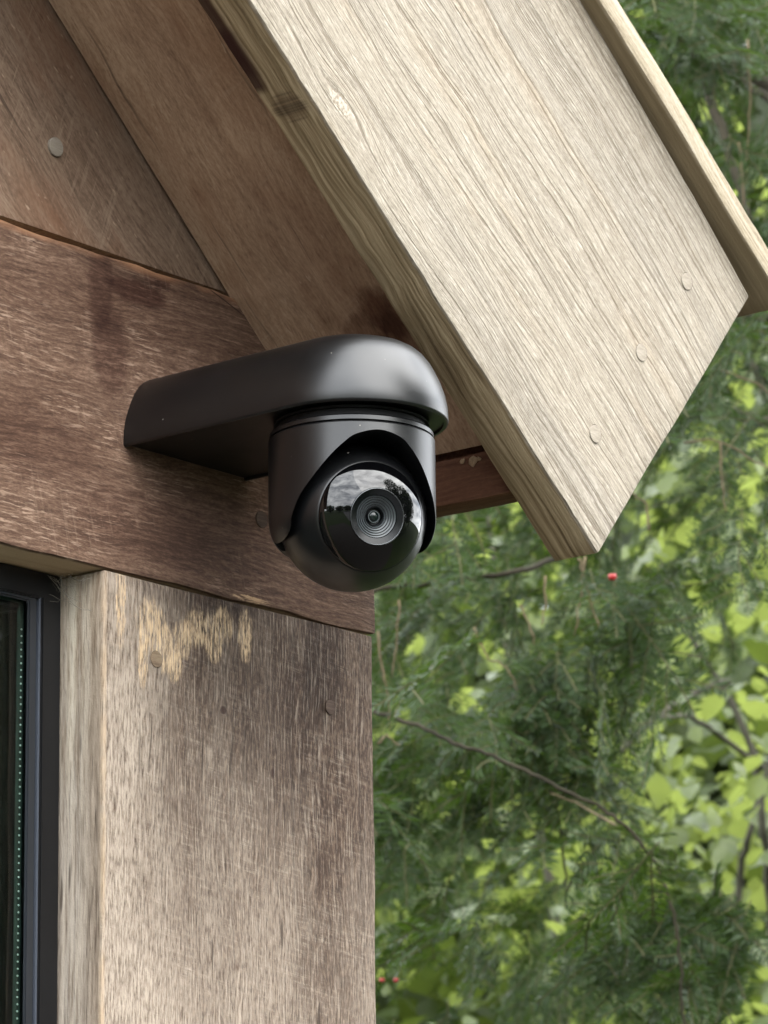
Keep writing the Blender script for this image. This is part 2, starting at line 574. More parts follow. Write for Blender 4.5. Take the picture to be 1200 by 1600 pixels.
def beam_extra(s):
    # local x = X + 2.6, y = Z - 2.0855
    X0, Z0 = -2.6, 2.0855
    def E(X, Z, rx, rz, soft=0.6, wob=0.7, ns=50): return s.ell(X - X0, Z - Z0, rx, rz, soft, wob, ns)
    sc = s.noise(s.comb(s.mul(s.x, 60), s.mul(s.y, 520), 0), 1, 3, 0.7)
    scm = s.noise(s.comb(s.mul(s.x, 14), s.mul(s.y, 22), 4), 1, 4)
    f = s.mul(s.remap(sc, 0.54, 0.64), s.remap(scm, 0.42, 0.62))
    s.c = s.mix(s.mul(f, 0.75), s.c, (0.42, 0.32, 0.25))
    # purple brown stain left of the bracket
    for (X, Z, rx, rz, k) in ((-0.236, 2.245, 0.010, 0.028, 0.6), (-0.206, 2.249, 0.024, 0.007, 0.8), (-0.190, 2.261, 0.012, 0.006, 0.75), (-0.228, 2.21, 0.014, 0.025, 0.55), (-0.17, 2.268, 0.022, 0.003, 0.6)):
        s.c = s.mix(s.mul(E(X, Z, rx, rz, 0.5, 0.8, 80), k), s.c, s.mix(1.0, s.c, (0.34, 0.22, 0.21), 'MULTIPLY'))
    for (X, Z, rx, rz, k) in ((-0.29, 2.145, 0.05, 0.02, 0.5), (-0.20, 2.115, 0.06, 0.02, 0.6), (-0.14, 2.11, 0.05, 0.03, 0.55)):  # broader, softer dark patches lower on the beam, below the arm
        s.c = s.mix(s.mul(E(X, Z, rx, rz, 0.8, 0.6, 30), k), s.c, s.mix(1.0, s.c, (0.55, 0.46, 0.44), 'MULTIPLY'))
    # tanned edge along the top and a scuff at the lower edge
    top = s.remap(s.y, 0.1745, 0.179)
    s.c = s.mix(s.mul(top, s.remap(scm, 0.4, 0.55)), s.c, (0.34, 0.19, 0.11))
    s.c = s.mix(s.mul(s.mul(E(-0.110, 2.0880, 0.015, 0.0018, 0.5, 1.8, 260), s.remap(s.fib, 0.4, 0.55)), 0.8), s.c, (0.55, 0.40, 0.25))
    s.c = s.mix(s.mul(s.seg(-0.148 - X0, 2.2668 - Z0, -0.112 - X0, 2.2555 - Z0, 0.0006, 0.0016), 0.9), s.c, dk)
    # pale unweathered underside
    s.c = s.mix(s.remap(s.z, -0.002, -0.005), s.c, s.mix(s.ring, (0.40, 0.31, 0.20), (0.56, 0.46, 0.31)))
    # cross cut hatch from the saw
    sw = s.noise(s.comb(s.mul(s.add(s.x, s.mul(s.y, 0.25)), 420), s.mul(s.y, 18), 0), 1, 2)
    s.c = s.mix(s.mul(s.mul(s.remap(sw, 0.56, 0.66), s.remap(scm, 0.5, 0.62)), 0.18), s.c, (0.36, 0.28, 0.22))


M_beam = Wood('oak_beam', (0.060, 0.036, 0.027), (0.150, 0.098, 0.071), (0.31, 0.225, 0.17), across=560, along=70, ring=170, wf=0.42, wk=0.3, wr=0.28, width=0.165, warp=0.011,
              blotch=(11, (0.55, 0.46, 0.42), 0.75), seed=7.7, extra=beam_extra, bump=0.55, ringx=4, tint=(1.38, 1.25, 1.16)).m


def gable_extra(s):
    # pale flecks and dull scuffs, reddish warm patches
    w = s.noise(s.comb(s.mul(s.x, 6), s.mul(s.y, 18), 1), 1, 5, 0.6)
    s.c = s.mix(s.mul(s.remap(w, 0.5, 0.68), 0.55), s.c, (0.20, 0.105, 0.062))
    fl = s.noise(s.comb(s.mul(s.x, 90), s.mul(s.y, 240), 1), 1, 2, 0.6)
    s.c = s.mix(s.mul(s.remap(fl, 0.66, 0.73), 0.7), s.c, (0.44, 0.35, 0.27))
    dp = s.noise(s.comb(s.mul(s.x, 70), s.mul(s.y, 330), 7), 1, 3, 0.7)
    s.c = s.mix(s.mul(s.remap(dp, 0.37, 0.28), 0.6), s.c, s.mix(1.0, s.c, (0.42, 0.36, 0.33), 'MULTIPLY'))
    xh = s.noise(s.comb(s.mul(s.add(s.x, s.mul(s.y, 0.4)), 260), s.mul(s.y, 22), 7), 1, 2, 0.6)
    xm = s.noise(s.comb(s.mul(s.x, 15), s.mul(s.y, 15), 9), 1, 3)
    s.c = s.mix(s.mul(s.mul(s.remap(xh, 0.56, 0.68), s.remap(xm, 0.48, 0.62)), 0.35), s.c, (0.40, 0.32, 0.25))
    ck = s.noise(s.comb(s.mul(s.x, 7), s.mul(s.yw, 200), s.mul(s.z, 200)), 1, 1.5, 0.5)
    s.c = s.mix(s.mul(s.remap(ck, 0.33, 0.26), 0.6), s.c, dk)


M_gable = Wood('gable_oak', (0.12, 0.086, 0.064), (0.235, 0.178, 0.136), (0.35, 0.28, 0.22), across=440, along=70, ring=110, wf=0.4, wr=0.3, wk=0.32, width=0.155, warp=0.014,
               blotch=(10, (0.66, 0.6, 0.56), 0.8), seed=1.3, extra=gable_extra, bump=0.35, tint=(1.42, 1.28, 1.17)).m


def soffit_hit(px, py):
    v = at(px, py, 1.0) - CAM
    n_ = Vector((SL, 0, 1))
    t = (2.2422 - SL * 0.098 - CAM.dot(n_)) / v.dot(n_)
    return CAM + v * t


def soffit_extra(s):
    gable_extra(s)
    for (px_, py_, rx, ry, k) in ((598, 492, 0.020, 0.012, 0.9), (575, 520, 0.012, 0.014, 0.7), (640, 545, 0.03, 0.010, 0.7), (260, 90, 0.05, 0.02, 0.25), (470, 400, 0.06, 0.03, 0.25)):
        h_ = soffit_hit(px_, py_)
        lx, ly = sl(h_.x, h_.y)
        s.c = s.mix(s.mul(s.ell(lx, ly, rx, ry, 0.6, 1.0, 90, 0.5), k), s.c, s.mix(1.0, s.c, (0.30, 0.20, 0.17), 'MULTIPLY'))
    pits = s.noise(s.comb(s.mul(s.x, 130), s.mul(s.y, 130), 0), 1, 1)
    s.c = s.mix(s.mul(s.remap(pits, 0.77, 0.80), 0.9), s.c, (0.45, 0.36, 0.27))
    for (ax, ay, bx, by, w) in SOF_STREAKS:
        s.c = s.mix(s.mul(s.seg(ax, ay, bx, by, w, 0.010, 40), 0.85), s.c, (0.030, 0.014, 0.013))


SOF_STREAKS = []

M_barge_dark, M_barge_mid, M_barge_light = (0.24, 0.21, 0.175), (0.45, 0.41, 0.36), (0.64, 0.60, 0.55)


def barge_extra(s):
    # growth line arches and a few open rust brown checks
    und = s.remap(s.z, -0.0008, -0.0028)                                   # the lower edge: greenish, unbleached
    n = s.noise(s.comb(s.mul(s.x, 2.2), s.mul(s.yw, 150), s.mul(s.add(s.z, s.mul(s.sub(s.noise(s.comb(s.mul(s.x, 12), s.mul(s.z, 30), 0), 1, 2), 0.5), 0.012)), 330)), 1, 3, 0.6)
    n2 = s.noise(s.comb(s.mul(s.x, 6), s.mul(s.y, 40), s.mul(s.z, 60)), 1, 4)
    uc = s.ramp(s.remap(n, 0.34, 0.66), [(0, (0.13, 0.092, 0.056)), (0.45, (0.34, 0.26, 0.163)), (1, (0.64, 0.53, 0.37))])
    uc = s.mix(s.mul(s.remap(n2, 0.45, 0.65), 0.4), uc, (0.15, 0.11, 0.062))
    uc = s.mix(s.mul(s.remap(s.fleck, 0.5, 0.7), 0.4), uc, (0.34, 0.28, 0.19))
    s.c = s.mix(und, s.c, uc)
    for (X, Z, rx, ry) in ((0.0735, 2.4045, 0.020, 0.0016), (0.085, 2.392, 0.012, 0.001), (0.060, 2.424, 0.012, 0.0008)):
        lx, ly = barge_local(X, Z)
        s.c = s.mix(s.mul(s.ell(lx, ly, rx, ry, 0.7, 0.6, 130, 0.4), 0.75), s.c, (0.30, 0.15, 0.065))
    kx, ky = barge_local(-0.2145, 2.322)
    k = s.ell(kx, ky, 0.010, 0.006, 0.35, 0.5, 300)
    kn = s.noise(s.comb(s.mul(s.x, 420), s.mul(s.y, 420), 0), 1, 3)
    s.c = s.mix(s.mul(k, 0.55), s.c, s.mix(s.remap(kn, 0.42, 0.56), (0.34, 0.28, 0.22), (0.78, 0.75, 0.7)))
    kx, ky = barge_local(-0.2535, 2.297)
    kr = s.add(s.mul(s.mul(s.sub(s.x, kx), s.sub(s.x, kx)), 1 / 0.009 ** 2), s.mul(s.mul(s.add(s.z, 0.017), s.add(s.z, 0.017)), 1 / 0.010 ** 2))
    kr = s.add(kr, s.mul(s.sub(kn, 0.5), 1.6))
    k = s.mul(s.remap(kr, 1.5, 0.5), und)
    s.c = s.mix(s.mul(k, 0.7), s.c, s.mix(s.remap(kn, 0.35, 0.62), (0.035, 0.025, 0.018), (0.24, 0.17, 0.11)))
    for (X, w) in ((-0.30, 0.035), (-0.28, 0.02)):
        kx, ky = barge_local(X, 2.297 - (X + 0.2535) * 0.823)
        k = s.mul(s.mul(s.ell(kx, 0.0, w, 0.02, 0.4, 0.6, 60), und), s.remap(s.z, -0.020, -0.026))
        s.c = s.mix(s.mul(k, 0.9), s.c, (0.045, 0.016, 0.014))
    gl = s.noise(s.comb(s.mul(s.x, 2.6), s.mul(s.yw, 400), s.mul(s.z, 400)), 1, 2.5, 0.55)
    gb = s.noise(s.comb(s.mul(s.x, 60), s.mul(s.yw, 420), 0), 1, 3, 0.75)
    gm = s.mul(s.mul(s.remap(gl, 0.48, 0.38), s.remap(gb, 0.22, 0.50)), s.sub(1.0, und))
    s.c = s.mix(s.mul(gm, 0.58), s.c, (0.19, 0.155, 0.12))
    gl2 = s.noise(s.comb(s.mul(s.x, 5), s.mul(s.yw, 800), s.mul(s.z, 800)), 1, 2, 0.55)
    gm2 = s.mul(s.mul(s.remap(gl2, 0.49, 0.36), s.remap(gb, 0.30, 0.56)), s.sub(1.0, und))
    s.c = s.mix(s.mul(gm2, 0.62), s.c, (0.20, 0.17, 0.138))
    gw_ = s.noise(s.comb(s.mul(s.x, 70), s.mul(s.yw, 640), 5), 1, 3, 0.75)
    s.c = s.mix(s.mul(s.mul(s.remap(gw_, 0.54, 0.66), s.sub(1.0, und)), 0.55), s.c, (0.74, 0.70, 0.65))
    s.h = s.sub(s.h, s.mul(gm, 0.5))
    # silver grey weathering in broad streaks
    g = s.noise(s.comb(s.mul(s.x, 3), s.mul(s.yw, 26), 2), 1, 4)
    s.c = s.mix(s.mul(s.mul(s.remap(g, 0.5, 0.7), s.sub(1.0, und)), 0.55), s.c, s.mix(1.0, s.c, (0.72, 0.735, 0.77), 'MULTIPLY'))
    g2 = s.noise(s.comb(s.mul(s.x, 5), s.mul(s.yw, 34), 8), 1, 4)
    s.c = s.mix(s.mul(s.mul(s.remap(g2, 0.54, 0.7), s.sub(1.0, und)), 0.4), s.c, s.mix(1.0, s.c, (0.92, 0.80, 0.66), 'MULTIPLY'))


# barge board corners (front face)
B_low = lambda x: 2.355 - (x + 0.2837) * 0.8232
B_top = lambda x: 2.4488 - (x - 0.0108) * 0.8702
RX = -1.25                                   # ridge
P_b = [Vector((RX, FY, B_low(RX))), Vector((0.0122, FY, B_low(0.0122))), Vector((0.1787, FY, 2.3043)), Vector((RX, FY, B_top(RX)))]
b_ex = (P_b[1] - P_b[0]).normalized()
b_ey = Vector((0, -1, 0)).cross(b_ex)


def barge_local(X, Z):
    v = Vector((X, FY, Z)) - P_b[0]
    return v.dot(b_ex), v.dot(b_ey)


M_barge = Wood('weathered_larch', M_barge_dark, M_barge_mid, M_barge_light, across=700, along=80, ring=420, wf=0.36, wr=0.30, wk=0.34, width=0.20, warp=0.010,
               blotch=(9, (0.84, 0.82, 0.80), 0.5), seed=5.2, extra=barge_extra, bump=0.6, ringx=0.8, tint=(1.14, 1.09, 0.985), knots=((*barge_local(-0.2145, 2.322), 0.030, 0.013),)).m
M_cover = Wood('weathered_larch_edge', (0.24, 0.195, 0.14), (0.50, 0.44, 0.34), (0.70, 0.65, 0.56), tint=(1.08, 1.03, 0.96), across=300, along=14, ring=260, wf=0.3, wr=0.45, wk=0.25, width=0.14,
               blotch=(12, (0.8, 0.76, 0.66), 0.6), seed=9.4, bump=0.7,
               extra=lambda s: setattr(s, 'c', s.mix(s.remap(s.z, -0.0008, -0.003), s.c, s.mix(s.ring, (0.13, 0.10, 0.06), (0.40, 0.325, 0.21))))).m
M_red = Wood('red_brown_oak', (0.045, 0.020, 0.012), (0.105, 0.052, 0.032), (0.19, 0.105, 0.068), across=300, along=16, ring=100, width=0.2, seed=2.2, tint=(1.75, 1.6, 1.5)).m
M_deck = Wood('roof_boards', (0.10, 0.075, 0.05), (0.2, 0.16, 0.12), (0.32, 0.27, 0.21), seed=4.4).m
M_crumb = plain('pale_splinter', (0.26, 0.18, 0.11), 0.8, 0.2, var=0.3, scale=300)
M_gap = plain('gap_shadow_wood', (0.03, 0.019, 0.012), 0.9, 0.1, var=0.2)

# --- posts and beam
plank('corner_post', [(0.0, 0, 0.02), (0.0, 0, 2.0845), (-0.2313, 0, 2.0845), (-0.2313, 0, 0.02)], 0.15, M_post, house, wob=0.0007, bevel=0.0014, seed=1, step=0.013)
beam = plank('tie_beam', [(-2.6, -0.001, 2.0855), (0.0023, -0.001, 2.0855), (0.0023, -0.001, 2.2651), (-2.6, -0.001, 2.2651)], 0.16, M_beam, house, wob=0.0009, bevel=0.0016, seed=2, step=0.016)
plank('corner_post', [(-1.38, 0, 0.02), (-1.38, 0, 2.0845), (-1.61, 0, 2.0845), (-1.61, 0, 0.02)], 0.15, M_post, house, seed=5, step=0.03)
# --- boarded gable: planks laid parallel to the rake, cut off along the beam
GY = 0.005
gw = 0.205                                   # vertical height of one plank row measured up the wall
hz = 2.2698
def g_edge(k, x): return soff(x) - 0.0036 - k * gw
ang_gap = 0.0035
for k in range(5):
    # between line k (upper) and line k+1 (lower), cut by z = hz
    xa = -1.25
    up0, lo0 = g_edge(k, xa) - 0.001, g_edge(k + 1, xa) + 0.001
    xu = -0.098 - (hz + 0.0036 + k * gw - 2.2422) / SL
    xl = -0.098 - (hz + 0.0036 + (k + 1) * gw - 2.2422) / SL
    if lo0 < hz:
        break
    tp = 0.016 if k == 0 else 0
    plank('gable_board', [(xa, GY, lo0), (xl - 0.002, GY, hz), (xu - 0.002 + tp / SL, GY, hz), (xa, GY, up0 + tp)], 0.022, M_gable, house, wob=0.0006, bevel=0.001, seed=20 + k, step=0.02)
# --- soffit board under the verge overhang: grain runs down the rake
sx0, sx1 = RX, -0.0262
e = (Vector((1, 0, -SL))).normalized()
nrm = Vector((-e.z, 0, e.x)) * -1            # faces down and left
if nrm.z > 0:
    nrm = -nrm
yf = FY + 0.0315
s_origin = Vector((sx0, 0.10, soff(sx0)))
def sof_local(X, Y):
    """board space of the soffit at wall x X and depth Y"""
    return (X - sx0) / e.x, None
ey_s = nrm.cross(e)                          # across the soffit
Ys = (0.0022, yf) if ey_s.y < 0 else (yf, 0.0022)
O_s = Vector((sx0, Ys[0], soff(sx0)))
def sl(X, Y): return (X - sx0) / e.x, (Y - Ys[0]) * (1 if ey_s.y > 0 else -1)
for (X0_, Y0_, X1_, Y1_, w) in ((-0.345, -0.115, -0.205, -0.110, 0.0028), (-0.33, -0.100, -0.24, -0.104, 0.0014), (-0.235, -0.108, -0.20, -0.112, 0.004)):
    SOF_STREAKS.append((*sl(X0_, Y0_), *sl(X1_, Y1_), w))
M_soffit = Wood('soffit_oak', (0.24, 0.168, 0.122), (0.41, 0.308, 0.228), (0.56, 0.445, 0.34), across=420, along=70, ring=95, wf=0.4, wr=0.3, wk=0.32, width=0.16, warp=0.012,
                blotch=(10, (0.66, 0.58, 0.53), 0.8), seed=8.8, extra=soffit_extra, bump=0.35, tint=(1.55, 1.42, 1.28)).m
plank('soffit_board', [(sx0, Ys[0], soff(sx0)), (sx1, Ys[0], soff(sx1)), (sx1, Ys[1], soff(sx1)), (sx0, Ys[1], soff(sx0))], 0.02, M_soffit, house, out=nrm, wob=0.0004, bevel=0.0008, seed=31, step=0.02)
# --- eaves fascia, its inner face shows under the soffit
fas = plank('fascia_board', [(-0.0255, 0.10, 2.1475), (-0.0255, yf + 0.001, 2.1465), (-0.0255, yf + 0.001, 2.1735), (-0.0255, 0.10, 2.1735)][::1], 0.022, M_red, house, out=(-1, 0, 0), wob=0.0006, bevel=0.001, seed=41, step=0.012)
for (Y, Z, r_) in ((-0.0905, 2.1705, 0.0017), (-0.0985, 2.1692, 0.0028), (-0.1025, 2.1697, 0.0014)):
    bm = bmesh.new()
    bmesh.ops.create_icosphere(bm, subdivisions=2, radius=r_)
    for v in bm.verts:
        v.co *= 1 + 0.5 * mnoise.noise(v.co * 900 + Vector((Y * 99, 0, 0)))
        v.co.x *= 0.55
    o = bm_obj('splinter', bm, M_crumb)
    o.location = (-0.0262, Y, Z)
    sub(o, fas)
box('fascia_gap_filler', (-0.0195, -0.002, yf + 0.002, 0.098, 2.162, 2.212), M_red, house)  # filler added to darken the gap above the fascia and block the background
# --- barge board
barge = plank('barge_board', P_b, 0.0315, M_barge, house, wob=0.0007, bevel=0.0022, seed=51, step=0.011)
# --- roof boards: the first is the verge, its edge shows above the barge board
e_t = (Vector((1, 0, -0.8702))).normalized()
n_t = Vector((-e_t.z, 0, e_t.x))
def cov_low(x): return 2.4459 - (x - 0.0116) * 0.776 
CY_ = FY - 0.0125
c0, c1 = Vector((RX, CY_, cov_low(RX) + 0.0)), Vector((0.200, CY_, cov_low(0.200)))
ec = (c1 - c0).normalized()
nc = Vector((-ec.z, 0, ec.x))
plank('verge_board', [c0, c1, c1 + nc * 0.0165, c0 + nc * 0.0165], 0.30, M_cover, house, wob=0.0007, bevel=0.0016, seed=61, step=0.012)
for k in range(6):
    y0 = CY_ + 0.302 + k * 0.302
    d_ = Vector((0, y0 - CY_, 0))
    plank('roof_board', [c0 + d_, c1 + d_, c1 + d_ + nc * 0.0165, c0 + d_ + nc * 0.0165], 0.30, M_deck, house, wob=0.0007, bevel=0.001, seed=70 + k, step=0.05)
# left slope of the roof, mirrored about the ridge (outside the picture)
mir = lambda v: Vector((2 * RX - v.x, v.y, v.z))
box_l = plank('roof_slope', [mir(c1), mir(c0), mir(c0) + Vector((0, 0, 0.024)), mir(c1) + Vector((0, 0, 0.024))], 2.1, M_deck, house, wob=0, bevel=0.001, step=0.1)
plank('barge_board', [mir(P_b[1]), mir(P_b[0]) + Vector((-0.002, 0, 0)), mir(P_b[3]) + Vector((-0.002, 0, 0)), mir(P_b[2])], 0.0315, M_barge, house, seed=52, step=0.03)
plank('soffit_board', [(2 * RX - sx1, 0.1, soff(sx1)), (RX - 0.002, 0.1, soff(sx0)), (RX - 0.002, yf, soff(sx0)), (2 * RX - sx1, yf, soff(sx1))], 0.02, M_soffit, house, out=(0.67, 0, -0.74), wob=0, step=0.1)
bm = bmesh.new()
zt = soff(RX)
for q in (((-2.5, 2.26), (RX, 2.26), (RX, zt - 0.03)),):
    f = [bm.verts.new((x, GY + 0.002, z)) for x, z in q]
    b = [bm.verts.new((x, GY + 0.03, z)) for x, z in q]
    bm.faces.new(f)
    bm.faces.new(b[::-1])
    for i in range(3):
        bm.faces.new((f[i], b[i], b[(i + 1) % 3], f[(i + 1) % 3]))
bmesh.ops.recalc_face_normals(bm, faces=bm.faces)
bm_obj('gable_panel', bm, M_gable, house)
# side and back walls, floor (not in view, they keep the inside dark)
box('wall', (-0.045, -0.004, 0.152, 1.9, 0.02, 2.145), M_red, house)
box('wall', (-2.5, -2.46, 0.03, 1.9, 0.02, 2.145), M_red, house)
box('wall', (-2.46, -0.045, 1.86, 1.9, 0.02, 2.145), M_red, house)
box('wall', (-2.46, -1.612, 0.03, 0.08, 0.02, 2.08), M_gable, house)
box('ceiling', (-2.46, -0.047, 0.165, 1.86, 2.15, 2.17), M_red, house)
box('floor', (-2.46, -0.047, 0.09, 1.86, 0.03, 0.06), M_red, house)
# sill wall below the window
plank('wall_board', [(-1.379, 0.02, 0.5), (-0.233, 0.02, 0.5), (-0.233, 0.02, 0.86), (-1.379, 0.02, 0.86)], 0.03, M_gable, house, seed=81, step=0.03)
plank('wall_board', [(-1.379, 0.02, 0.03), (-0.233, 0.02, 0.03), (-0.233, 0.02, 0.497), (-1.379, 0.02, 0.497)], 0.03, M_gable, house, seed=82, step=0.03)


# --- wood plugs over the screws
def plug(parent, X, Y, Z, r, mat, name='plug', seed=0, proud=0.00025):
    bm = bmesh.new()
    n = 28
    rr = [r * (1 + 0.03 * mnoise.noise((math.cos(2 * math.pi * k / n) * 2, math.sin(2 * math.pi * k / n) * 2, seed))) for k in range(n)]
    def ring(f, y, ex=0): return [bm.verts.new(((rr[k] * f + ex) * math.cos(2 * math.pi * k / n), y, (rr[k] * f + ex) * math.sin(2 * math.pi * k / n))) for k in range(n)]
    a, b, c = ring(0.93, -proud), ring(1.0, -proud * 0.5), ring(1.0, 0.001)
    f = bm.faces.new(a)
    for p, q in ((a, b), (b, c)):
        for k in range(n):
            bm.faces.new((p[k], p[(k + 1) % n], q[(k + 1) % n], q[k]))
    gx = [0.00030 * max(0.05, 0.55 + 1.2 * mnoise.noise((math.cos(2 * math.pi * k / n) * 1.3, math.sin(2 * math.pi * k / n) * 1.3, seed + 9))) for k in range(n)]
    g0 = ring(1.003, -0.00008)
    g1 = [bm.verts.new(((rr[k] + gx[k]) * math.cos(2 * math.pi * k / n), -0.00008, (rr[k] + gx[k]) * math.sin(2 * math.pi * k / n))) for k in range(n)]
    for k in range(n):
        ff = bm.faces.new((g0[k], g0[(k + 1) % n], g1[(k + 1) % n], g1[k]))
        ff.material_index = 1
    bmesh.ops.recalc_face_normals(bm, faces=bm.faces)
    o = bm_obj(name, bm, [mat, M_gap])
    o.location = (X, Y, Z)
    bpy.context.view_layer.update()
    return sub(o, parent)


M_plug_l = Wood('plug_larch', (0.30, 0.265, 0.22), (0.45, 0.41, 0.355), (0.60, 0.56, 0.50), across=420, along=90, ring=300, width=0.16, seed=0.4, tint=(1.15, 1.11, 1.04)).m
M_plug_d = Wood('plug_oak', (0.10, 0.072, 0.056), (0.16, 0.12, 0.095), (0.23, 0.185, 0.15), across=500, along=80, ring=300, width=0.18, seed=0.9).m
for i, (X, Z) in enumerate(((0.1096, 2.2974), (0.0599, 2.2417), (0.0115, 2.1822))):
    plug(barge, X, FY - 0.0006, Z, 0.0053, M_plug_l, seed=i * 3.1)
M_plug_g = Wood('plug_grey', (0.30, 0.25, 0.20), (0.42, 0.36, 0.29), (0.52, 0.46, 0.38), across=500, along=80, ring=300, width=0.18, seed=0.6).m
gb = [o for o in house.children if o.name.startswith('gable_board')][0]
plug(gb, -0.2679, GY - 0.0012, 2.3203, 0.0056, M_plug_g, seed=4, proud=0.0006)
M_plug_b = Wood('plug_brown', (0.07, 0.044, 0.033), (0.12, 0.08, 0.06), (0.19, 0.135, 0.105), across=500, along=80, ring=300, width=0.18, seed=0.3).m
plug(beam, -0.1015, -0.0021, 2.1367, 0.0048, M_plug_b, seed=7, proud=0.00005)
cp = [o for o in house.children if o.name == 'corner_post'][0]
M_plug_p = Wood('plug_tan', (0.16, 0.11, 0.07), (0.30, 0.215, 0.14), (0.46, 0.35, 0.23), across=500, along=80, ring=300, width=0.18, seed=1.9).m
plug(cp, -0.1893, -0.0007, 2.0409, 0.0046, M_plug_p, seed=9, proud=0.0001)
plug(cp, -0.0399, -0.0006, 2.0357, 0.0042, M_plug_b, seed=12, proud=0.00005)

# --- window
M_frame = plain('charcoal_frame', (0.006, 0.0062, 0.007), 0.34, 0.28, var=0.15, scale=25)
M_sash = plain('slate_sash', (0.014, 0.0165, 0.0205), 0.33, 0.5, var=0.12, scale=25)
M_gasket = plain('black_gasket', (0.004, 0.004, 0.005), 0.6, 0.3)
M_spacer = plain('green_grey_spacer', (0.034, 0.058, 0.046), 0.45, 0.4, var=0.2, scale=80)
M_dot = plain('spacer_perforation', (0.75, 0.82, 0.76), 0.5, 0.5)
M_bead = plain('bead_highlight_edge', (0.06, 0.068, 0.085), 0.2, 0.6)
win = bpy.data.objects.new('window', None)
COL.objects.link(win)
sub(win, house)
win['label'] = 'dark framed double glazed window set back beside the post'
WY = 0.031
x1, x0 = -0.2322, -1.379
zt, zb = 2.0852, 0.862


def frame_ring(name, xa, xb, za, zb_, w, ya, yb, mat, bevel=0.0008):
    """four mitred bars joined into one ring"""
    bm = bmesh.new()
    o = [(xa, za), (xb, za), (xb, zb_), (xa, zb_)]
    i = [(xa + w, za + w), (xb - w, za + w), (xb - w, zb_ - w), (xa + w, zb_ - w)]
    vo = [[bm.verts.new((x, y, z)) for x, z in o] for y in (ya, yb)]
    vi = [[bm.verts.new((x, y, z)) for x, z in i] for y in (ya, yb)]
    for k in range(4):
        q = (k + 1) % 4
        bm.faces.new((vo[0][k], vo[0][q], vi[0][q], vi[0][k]))
        bm.faces.new((vo[1][q], vo[1][k], vi[1][k], vi[1][q]))
        bm.faces.new((vo[0][q], vo[0][k], vo[1][k], vo[1][q]))
        bm.faces.new((vi[0][k], vi[0][q], vi[1][q], vi[1][k]))
    bmesh.ops.recalc_face_normals(bm, faces=bm.faces)
    bmesh.ops.bevel(bm, geom=[e_ for e_ in bm.edges if e_.calc_face_angle(0) > 0.5], offset=bevel, segments=2, affect='EDGES')
    ob = bm_obj(name, bm, mat)
    auto_smooth(ob, 25)
    return sub(ob, win)


frame_ring('frame', x0, x1, zb, zt, 0.0150, WY, WY + 0.06, M_frame)
frame_ring('bead', x0 + 0.0152, x1 - 0.0152, zb + 0.0152, zt - 0.0092, 0.0014, WY + 0.0006, WY + 0.05, M_bead, 0.0005)
frame_ring('sash', x0 + 0.0168, x1 - 0.0168, zb + 0.0168, zt - 0.0108, 0.0066, WY + 0.0020, WY + 0.0044, M_sash, 0.0009)
frame_ring('gasket', x0 + 0.001, x1 - 0.001, zb + 0.001, zt - 0.001, 0.0190, WY + 0.0100, WY + 0.055, M_gasket, 0.0006)
frame_ring('spacer', x0 + 0.0192, x1 - 0.0192, zb + 0.0192, zt - 0.0132, 0.0042, WY + 0.0096, WY + 0.0114, M_spacer, 0.0003)
bm = bmesh.new()
zz = zb + 0.04
xd = x1 - 0.0192 - 0.0024
while zz < zt - 0.03:
    bmesh.ops.create_icosphere(bm, subdivisions=1, radius=0.00062, matrix=Matrix.Translation((xd + random.uniform(-1, 1) * 0.00008, WY + 0.0094, zz)))
    zz += 0.0038
sub(tag(bm_obj('perforation', bm, M_dot), kind='stuff'), win)


def glass_mat():
    g = G('window_glass', 0.02, 0.5)
    t = g.t
    tr = g.n('ShaderNodeBsdfTransparent')
    tr.inputs[0].default_value = (0.80, 0.86, 0.84, 1)
    gl = g.n('ShaderNodeBsdfGlossy')
    gl.inputs['Roughness'].default_value = 0.01
    lw = g.n('ShaderNodeLayerWeight')
    lw.inputs[0].default_value = 0.5
    fr_ = g.add(0.035, g.mul(g.math('POWER', lw.outputs['Facing'], 5.0), 0.9))
    ms = g.n('ShaderNodeMixShader')
    t.links.new(fr_, ms.inputs[0])
    t.links.new(tr.outputs[0], ms.inputs[1])
    t.links.new(gl.outputs[0], ms.inputs[2])
    t.links.new(ms.outputs[0], g.out.inputs['Surface'])
    return g.m


M_glass = glass_mat()
box('pane', (x0 + 0.0168, x1 - 0.0168, WY + 0.0050, WY + 0.0088, zb + 0.0168, zt - 0.0108), M_glass, win)
box('pane', (x0 + 0.0193, x1 - 0.0193, WY + 0.0120, WY + 0.0150, zb + 0.0193, zt - 0.0135), M_glass, win)
# invented folded sheet inside, its grey streaks standing in for reflections in the glass
g = Wood('backing_streaks', (0.05, 0.046, 0.052), (0.11, 0.10, 0.115), (0.20, 0.18, 0.20), across=30, along=2, ring=70, width=0.2, bump=0.0)
bm = bmesh.new()
N_ = 160
top_, bot_ = [], []
for i in range(N_ + 1):
    X = x0 + 0.05 + (x1 - x0 - 0.06) * i / N_
    Y = 0.135 + 0.014 * math.sin(X * 95) + 0.006 * math.sin(X * 41 + 1)
    top_.append(bm.verts.new((X, Y, 2.07)))
    bot_.append(bm.verts.new((X, Y, 0.7)))
for i in range(N_):
    bm.faces.new((top_[i], top_[i + 1], bot_[i + 1], bot_[i]))
cu = bm_obj('backing', bm, g.m, smooth=True)
tag(cu, 'added dark folded sheet behind the window glass, streaked like reflections in it', 'backing')

# --- cobweb in the corner of the window recess
def web_mat():
    g = G('cobweb', 0.9, 0.1)
    g.color((0.2, 0.18, 0.15))
    return g.m


